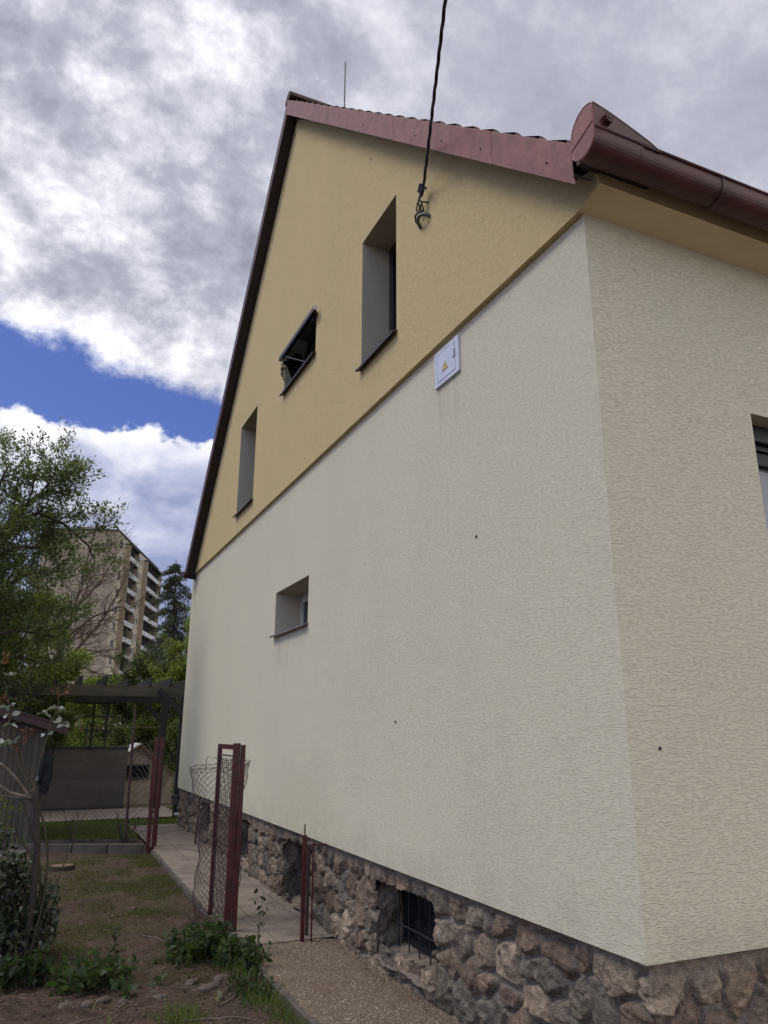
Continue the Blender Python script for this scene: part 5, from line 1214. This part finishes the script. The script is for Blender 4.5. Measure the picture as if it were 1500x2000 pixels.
bushy('light_green_shrub', 'pale green bushy shrub below the fruit tree behind the pergola beam', (-2.6, 15.6, 0), [(-2.9, 15.9, 2.6, 1.3, .9, 1.3), (-1.7, 16.3, 2.5, 1.0, .8, .9), (-3.6, 15.9, 3.4, 1.1, .8, 1.1)], 42000, .065, G3, 101)
bushy('light_green_shrub', 'light green shrub rising behind the wooden shed roof', (-4.2, 15.5, 0), [(-4.3, 15.5, 3.4, 1.3, 1., 2.0), (-3.5, 14.8, 4.0, 1.0, .8, 1.0), (-4.4, 14.8, 5.0, 1.1, .8, 1.0)], 52000, .07, G1, 105)
bushy('dark_hedge_tree', 'dark green bushy tree in the middle behind the pergola', (-.3, 20, 0), [(-.6, 20, 2.4, 1.4, 1., 1.4), (.4, 20.3, 2.8, 1.2, 1., 1.2)], 32000, .075, G4, 109)
bushy('yellow_green_tree', 'yellow green leafed tree touching the far corner of the house', (1.5, 19, 0), [(1.5, 19, 3.2, 1.0, .9, 1.0), (.8, 19.3, 2.6, .9, .8, .9), (1.9, 19, 4.2, .9, .8, .8)], 30000, .08, G3, 113)
bushy('round_hazel_bush', 'round leafy bush seen under the pergola beside the hut', (.6, 18.6, 0), [(.7, 18.8, 1.3, .9, .6, 1.1), (-.2, 18.9, 1.2, .9, .6, .9)], 20000, .065, G2, 117)
bushy('garden_hedge', 'leafy green hedge seen between the trellis and the block wall', (-1.8, 18.2, 0), [(-1.6, 18.4, 1.1, 1.1, .6, 1.1), (-2.9, 18.4, 1.3, 1.1, .6, 1.2), (-4.2, 18.3, 1.4, 1.2, .6, 1.3)], 36000, .07, G1, 121)
bushy('far_hedge', 'dark overgrown hedge closing the garden in the distance', (0, 25, 0), [(-5, 25, 1.6, 1.8, 1, 1.8), (-2.5, 25, 1.6, 1.8, 1, 1.8), (0, 25.4, 1.6, 1.8, 1, 1.8), (2.5, 25, 1.7, 1.8, 1, 1.8), (4.6, 25, 2., 1.8, 1, 1.9)], 40000, .12, G4, 125, cat='hedge')
bushy('climbing_shrub', 'leafy climbing shrub hanging through the left half of the pergola', (-2.3, 14.9, 0), [(-2.1, 15.1, 1.75, .45, .25, .55), (-2.75, 15.0, 1.9, .5, .3, .5)], 12000, .055, G2, 129, cat='shrub')

# bare-looking brown twiggy tree in front of the flats
bt_ = thing('twiggy_tree', (-1.9, 22, 0), 'sparse brown twiggy tree with few yellow leaves in front of the apartment block', 'tree', 'trees beyond the yard')
limbs = [([(-1.9, 22, 0), (-2.0, 22, 1.8), (-2.2, 21.6, 3.2)], .16, .10),
 ([(-2.2, 21.6, 3.2), (-1.9, 21.4, 4.4), (-1.7, 21.2, 5.6), (-1.55, 21.2, 6.8), (-1.4, 21.2, 7.7)], .07, .012),
 ([(-2.2, 21.6, 3.2), (-1.5, 21.3, 4.0), (-.9, 21.2, 4.9), (-.55, 21, 5.8)], .06, .012),
 ([(-2.2, 21.6, 3.2), (-2.6, 21.4, 4.6), (-2.9, 21.2, 5.9), (-3.0, 21, 7.2)], .06, .012),
 ([(-1.95, 21.5, 4.2), (-1.2, 21.2, 4.9), (-.5, 21, 5.2), (-.25, 21, 5.1)], .04, .010),
 ([(-1.8, 21.3, 5.0), (-1.1, 21.2, 6.0), (-.7, 21.1, 7.0)], .035, .008),
 ([(-2.0, 21.5, 3.5), (-1.2, 21.2, 3.8), (-.4, 21, 3.95)], .035, .008)]
wd, seat, sdr = grow(limbs, [(6., 1.5, .8, .17), (7., .85, .7, .22), (6., .4, .6, .25)], 8, upb=.03)
wd.build('trunk', M['twigwood'], bt_, fix=False)
sel = np.random.default_rng(2).random(len(seat)) < .10
quads(seat[sel], np.full(sel.sum(), .06), 'crown', M['leaf'], bt_, ((.08, .075, .02), (.17, .16, .04)), .5, .1, 131)

# spruce
sp_ = thing('spruce_tree', (4.1, 40, 0), 'tall dark drooping spruce beside the apartment block', 'tree', 'trees beyond the yard')
m = MB(); m.tube([(4.1, 40, 0), (4.1, 40, 6), (3.9, 40, 10.9)], [.22, .14, .02], 7); P_, D_ = [], []; r = np.random.default_rng(140)
z = 3.0
while z < 10.9:
    L0 = (11.6-z)*.33+.25
    for k_ in range(6):
        a_ = r.uniform(0, 2*math.pi); L = L0*r.uniform(.6, 1.25); d = np.array((math.cos(a_), math.sin(a_), 0)); q_ = []
        for t in np.linspace(0, 1, 6): q_.append(Vector(np.array((4.1-.2*(z/11), 40, z))+d*L*t+np.array((0, 0, .10*L*t-.70*L*t*t+.30*L*t**4))))
        m.tube(q_, [.03, .025, .02, .015, .01, .006], 3, cap=False)
        for _ in range(int(110*L+10)):
            t = r.uniform(.12, 1)*4.99; i = int(t); b_ = q_[i].lerp(q_[i+1], t-i); hang = r.uniform(0, .38)*L
            P_.append((b_.x+r.normal()*.12*L, b_.y+r.normal()*.12*L, b_.z-hang*.6)); D_.append((d[0]*.6, d[1]*.6, -.9))
    z += r.uniform(.28, .42)
m.build('trunk', M['bark'], sp_, fix=False)
quads(P_, np.full(len(P_), .17), 'crown', M['leaf'], sp_, ((.036, .050, .028), (.080, .098, .052)), .32, 0, 141, dirs=np.array(D_))

# ================================================================ APARTMENT BLOCK
P1 = np.array((6.925, 121.709)); dS = np.array((.34, .94)); dS /= np.linalg.norm(dS); nS = np.array((dS[1], -dS[0]))
ab = thing('apartment_block', (6.9, 121.7, 0), 'ten storey beige concrete apartment block with white balcony fronts', 'apartment block')
def fac(s_, o_, z): q_ = P1+dS*s_+nS*o_; return (q_[0], q_[1], z)
def fbox(mb, s0, s1, o0, o1, z0, z1):
    k_ = len(mb.v); mb.v += [fac(s0, o0, z0), fac(s1, o0, z0), fac(s1, o1, z0), fac(s0, o1, z0), fac(s0, o0, z1), fac(s1, o0, z1), fac(s1, o1, z1), fac(s0, o1, z1)]
    mb.f += [tuple(k_+i for i in q_) for q_ in ((0, 3, 2, 1), (4, 5, 6, 7), (0, 1, 5, 4), (1, 2, 6, 5), (2, 3, 7, 6), (3, 0, 4, 7))]; return mb
TOP = 32.4; FH = 2.68; NF = 11
fbox(MB(), 0, 30.5, -11.6, 0, 0, TOP).build('main_wall', M['aptfront'], ab)
fbox(MB(), -.06, -.002, -11.6, -.02, 0, TOP+.02).build('gable_wall', M['aptend'], ab)
for q_ in range(3): fbox(MB(), 5+q_*8, 7.5+q_*8, -8, -5.5, TOP+.36, TOP+2.0).build('roof_housing', M['aptgable'], ab)
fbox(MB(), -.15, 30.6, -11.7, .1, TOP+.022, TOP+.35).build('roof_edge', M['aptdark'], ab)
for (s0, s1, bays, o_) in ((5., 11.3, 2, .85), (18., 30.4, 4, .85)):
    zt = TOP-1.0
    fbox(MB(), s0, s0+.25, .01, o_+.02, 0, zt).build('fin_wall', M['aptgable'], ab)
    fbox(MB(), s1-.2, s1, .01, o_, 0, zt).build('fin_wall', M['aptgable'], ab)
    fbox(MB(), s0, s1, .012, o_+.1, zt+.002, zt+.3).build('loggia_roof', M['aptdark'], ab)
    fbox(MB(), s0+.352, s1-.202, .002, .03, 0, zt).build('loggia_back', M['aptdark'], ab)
    bw_ = (s1-s0-.55)/bays
    for f in range(NF):
        zf_ = zt-(f+1)*FH
        if zf_ < 0: break
        fl = fbox(MB(), s0+.352, s1-.202, .032, o_-.05, zf_, zf_+.16).build('balcony_slab', M['aptdark'], ab)
        for b in range(bays):
            a_ = s0+.30+b*bw_
            fbox(MB(), a_+.05, a_+bw_*.47, o_-.045, o_, zf_+.20, zf_+.98).build('balcony_panel', M['aptwhite'], ab)
            fbox(MB(), a_+bw_*.53, a_+bw_-.05, o_-.045, o_, zf_+.20, zf_+.98).build('balcony_panel', M['aptwhite'], ab)
            if b: fbox(MB(), a_-.03, a_+.03, .034, o_-.06, zf_+.182, zf_+FH-.002).build('divider', M['aptdark'], ab)
for f in range(NF):
    z = TOP-.75-f*FH
    for sc_, w_ in ((2.5, 1.5), (14.6, 1.6), (16.6, .9)):
        o = fbox(MB(), sc_-w_/2, sc_+w_/2, -.02, .03, z-1.45, z).build('window', M['aptwhite'], ab)
        fbox(MB(), sc_-w_/2+.12, sc_-.06, .031, .04, z-1.33, z-.12).build('pane', M['glass'], o); fbox(MB(), sc_+.06, sc_+w_/2-.12, .031, .04, z-1.33, z-.12).build('pane', M['glass'], o)
di = fbox(MB(), 30.45, 30.55, 1.2, 2.1, 20.0, 20.9)
m = MB(); c0 = np.array(fac(30.5, 1.3, 21.0)); m.tube([tuple(c0), tuple(c0+np.array((-.15, -.25, .0)))], [.55, .42], 14); m.build('satellite_dish', M['aptwhite'], ab)
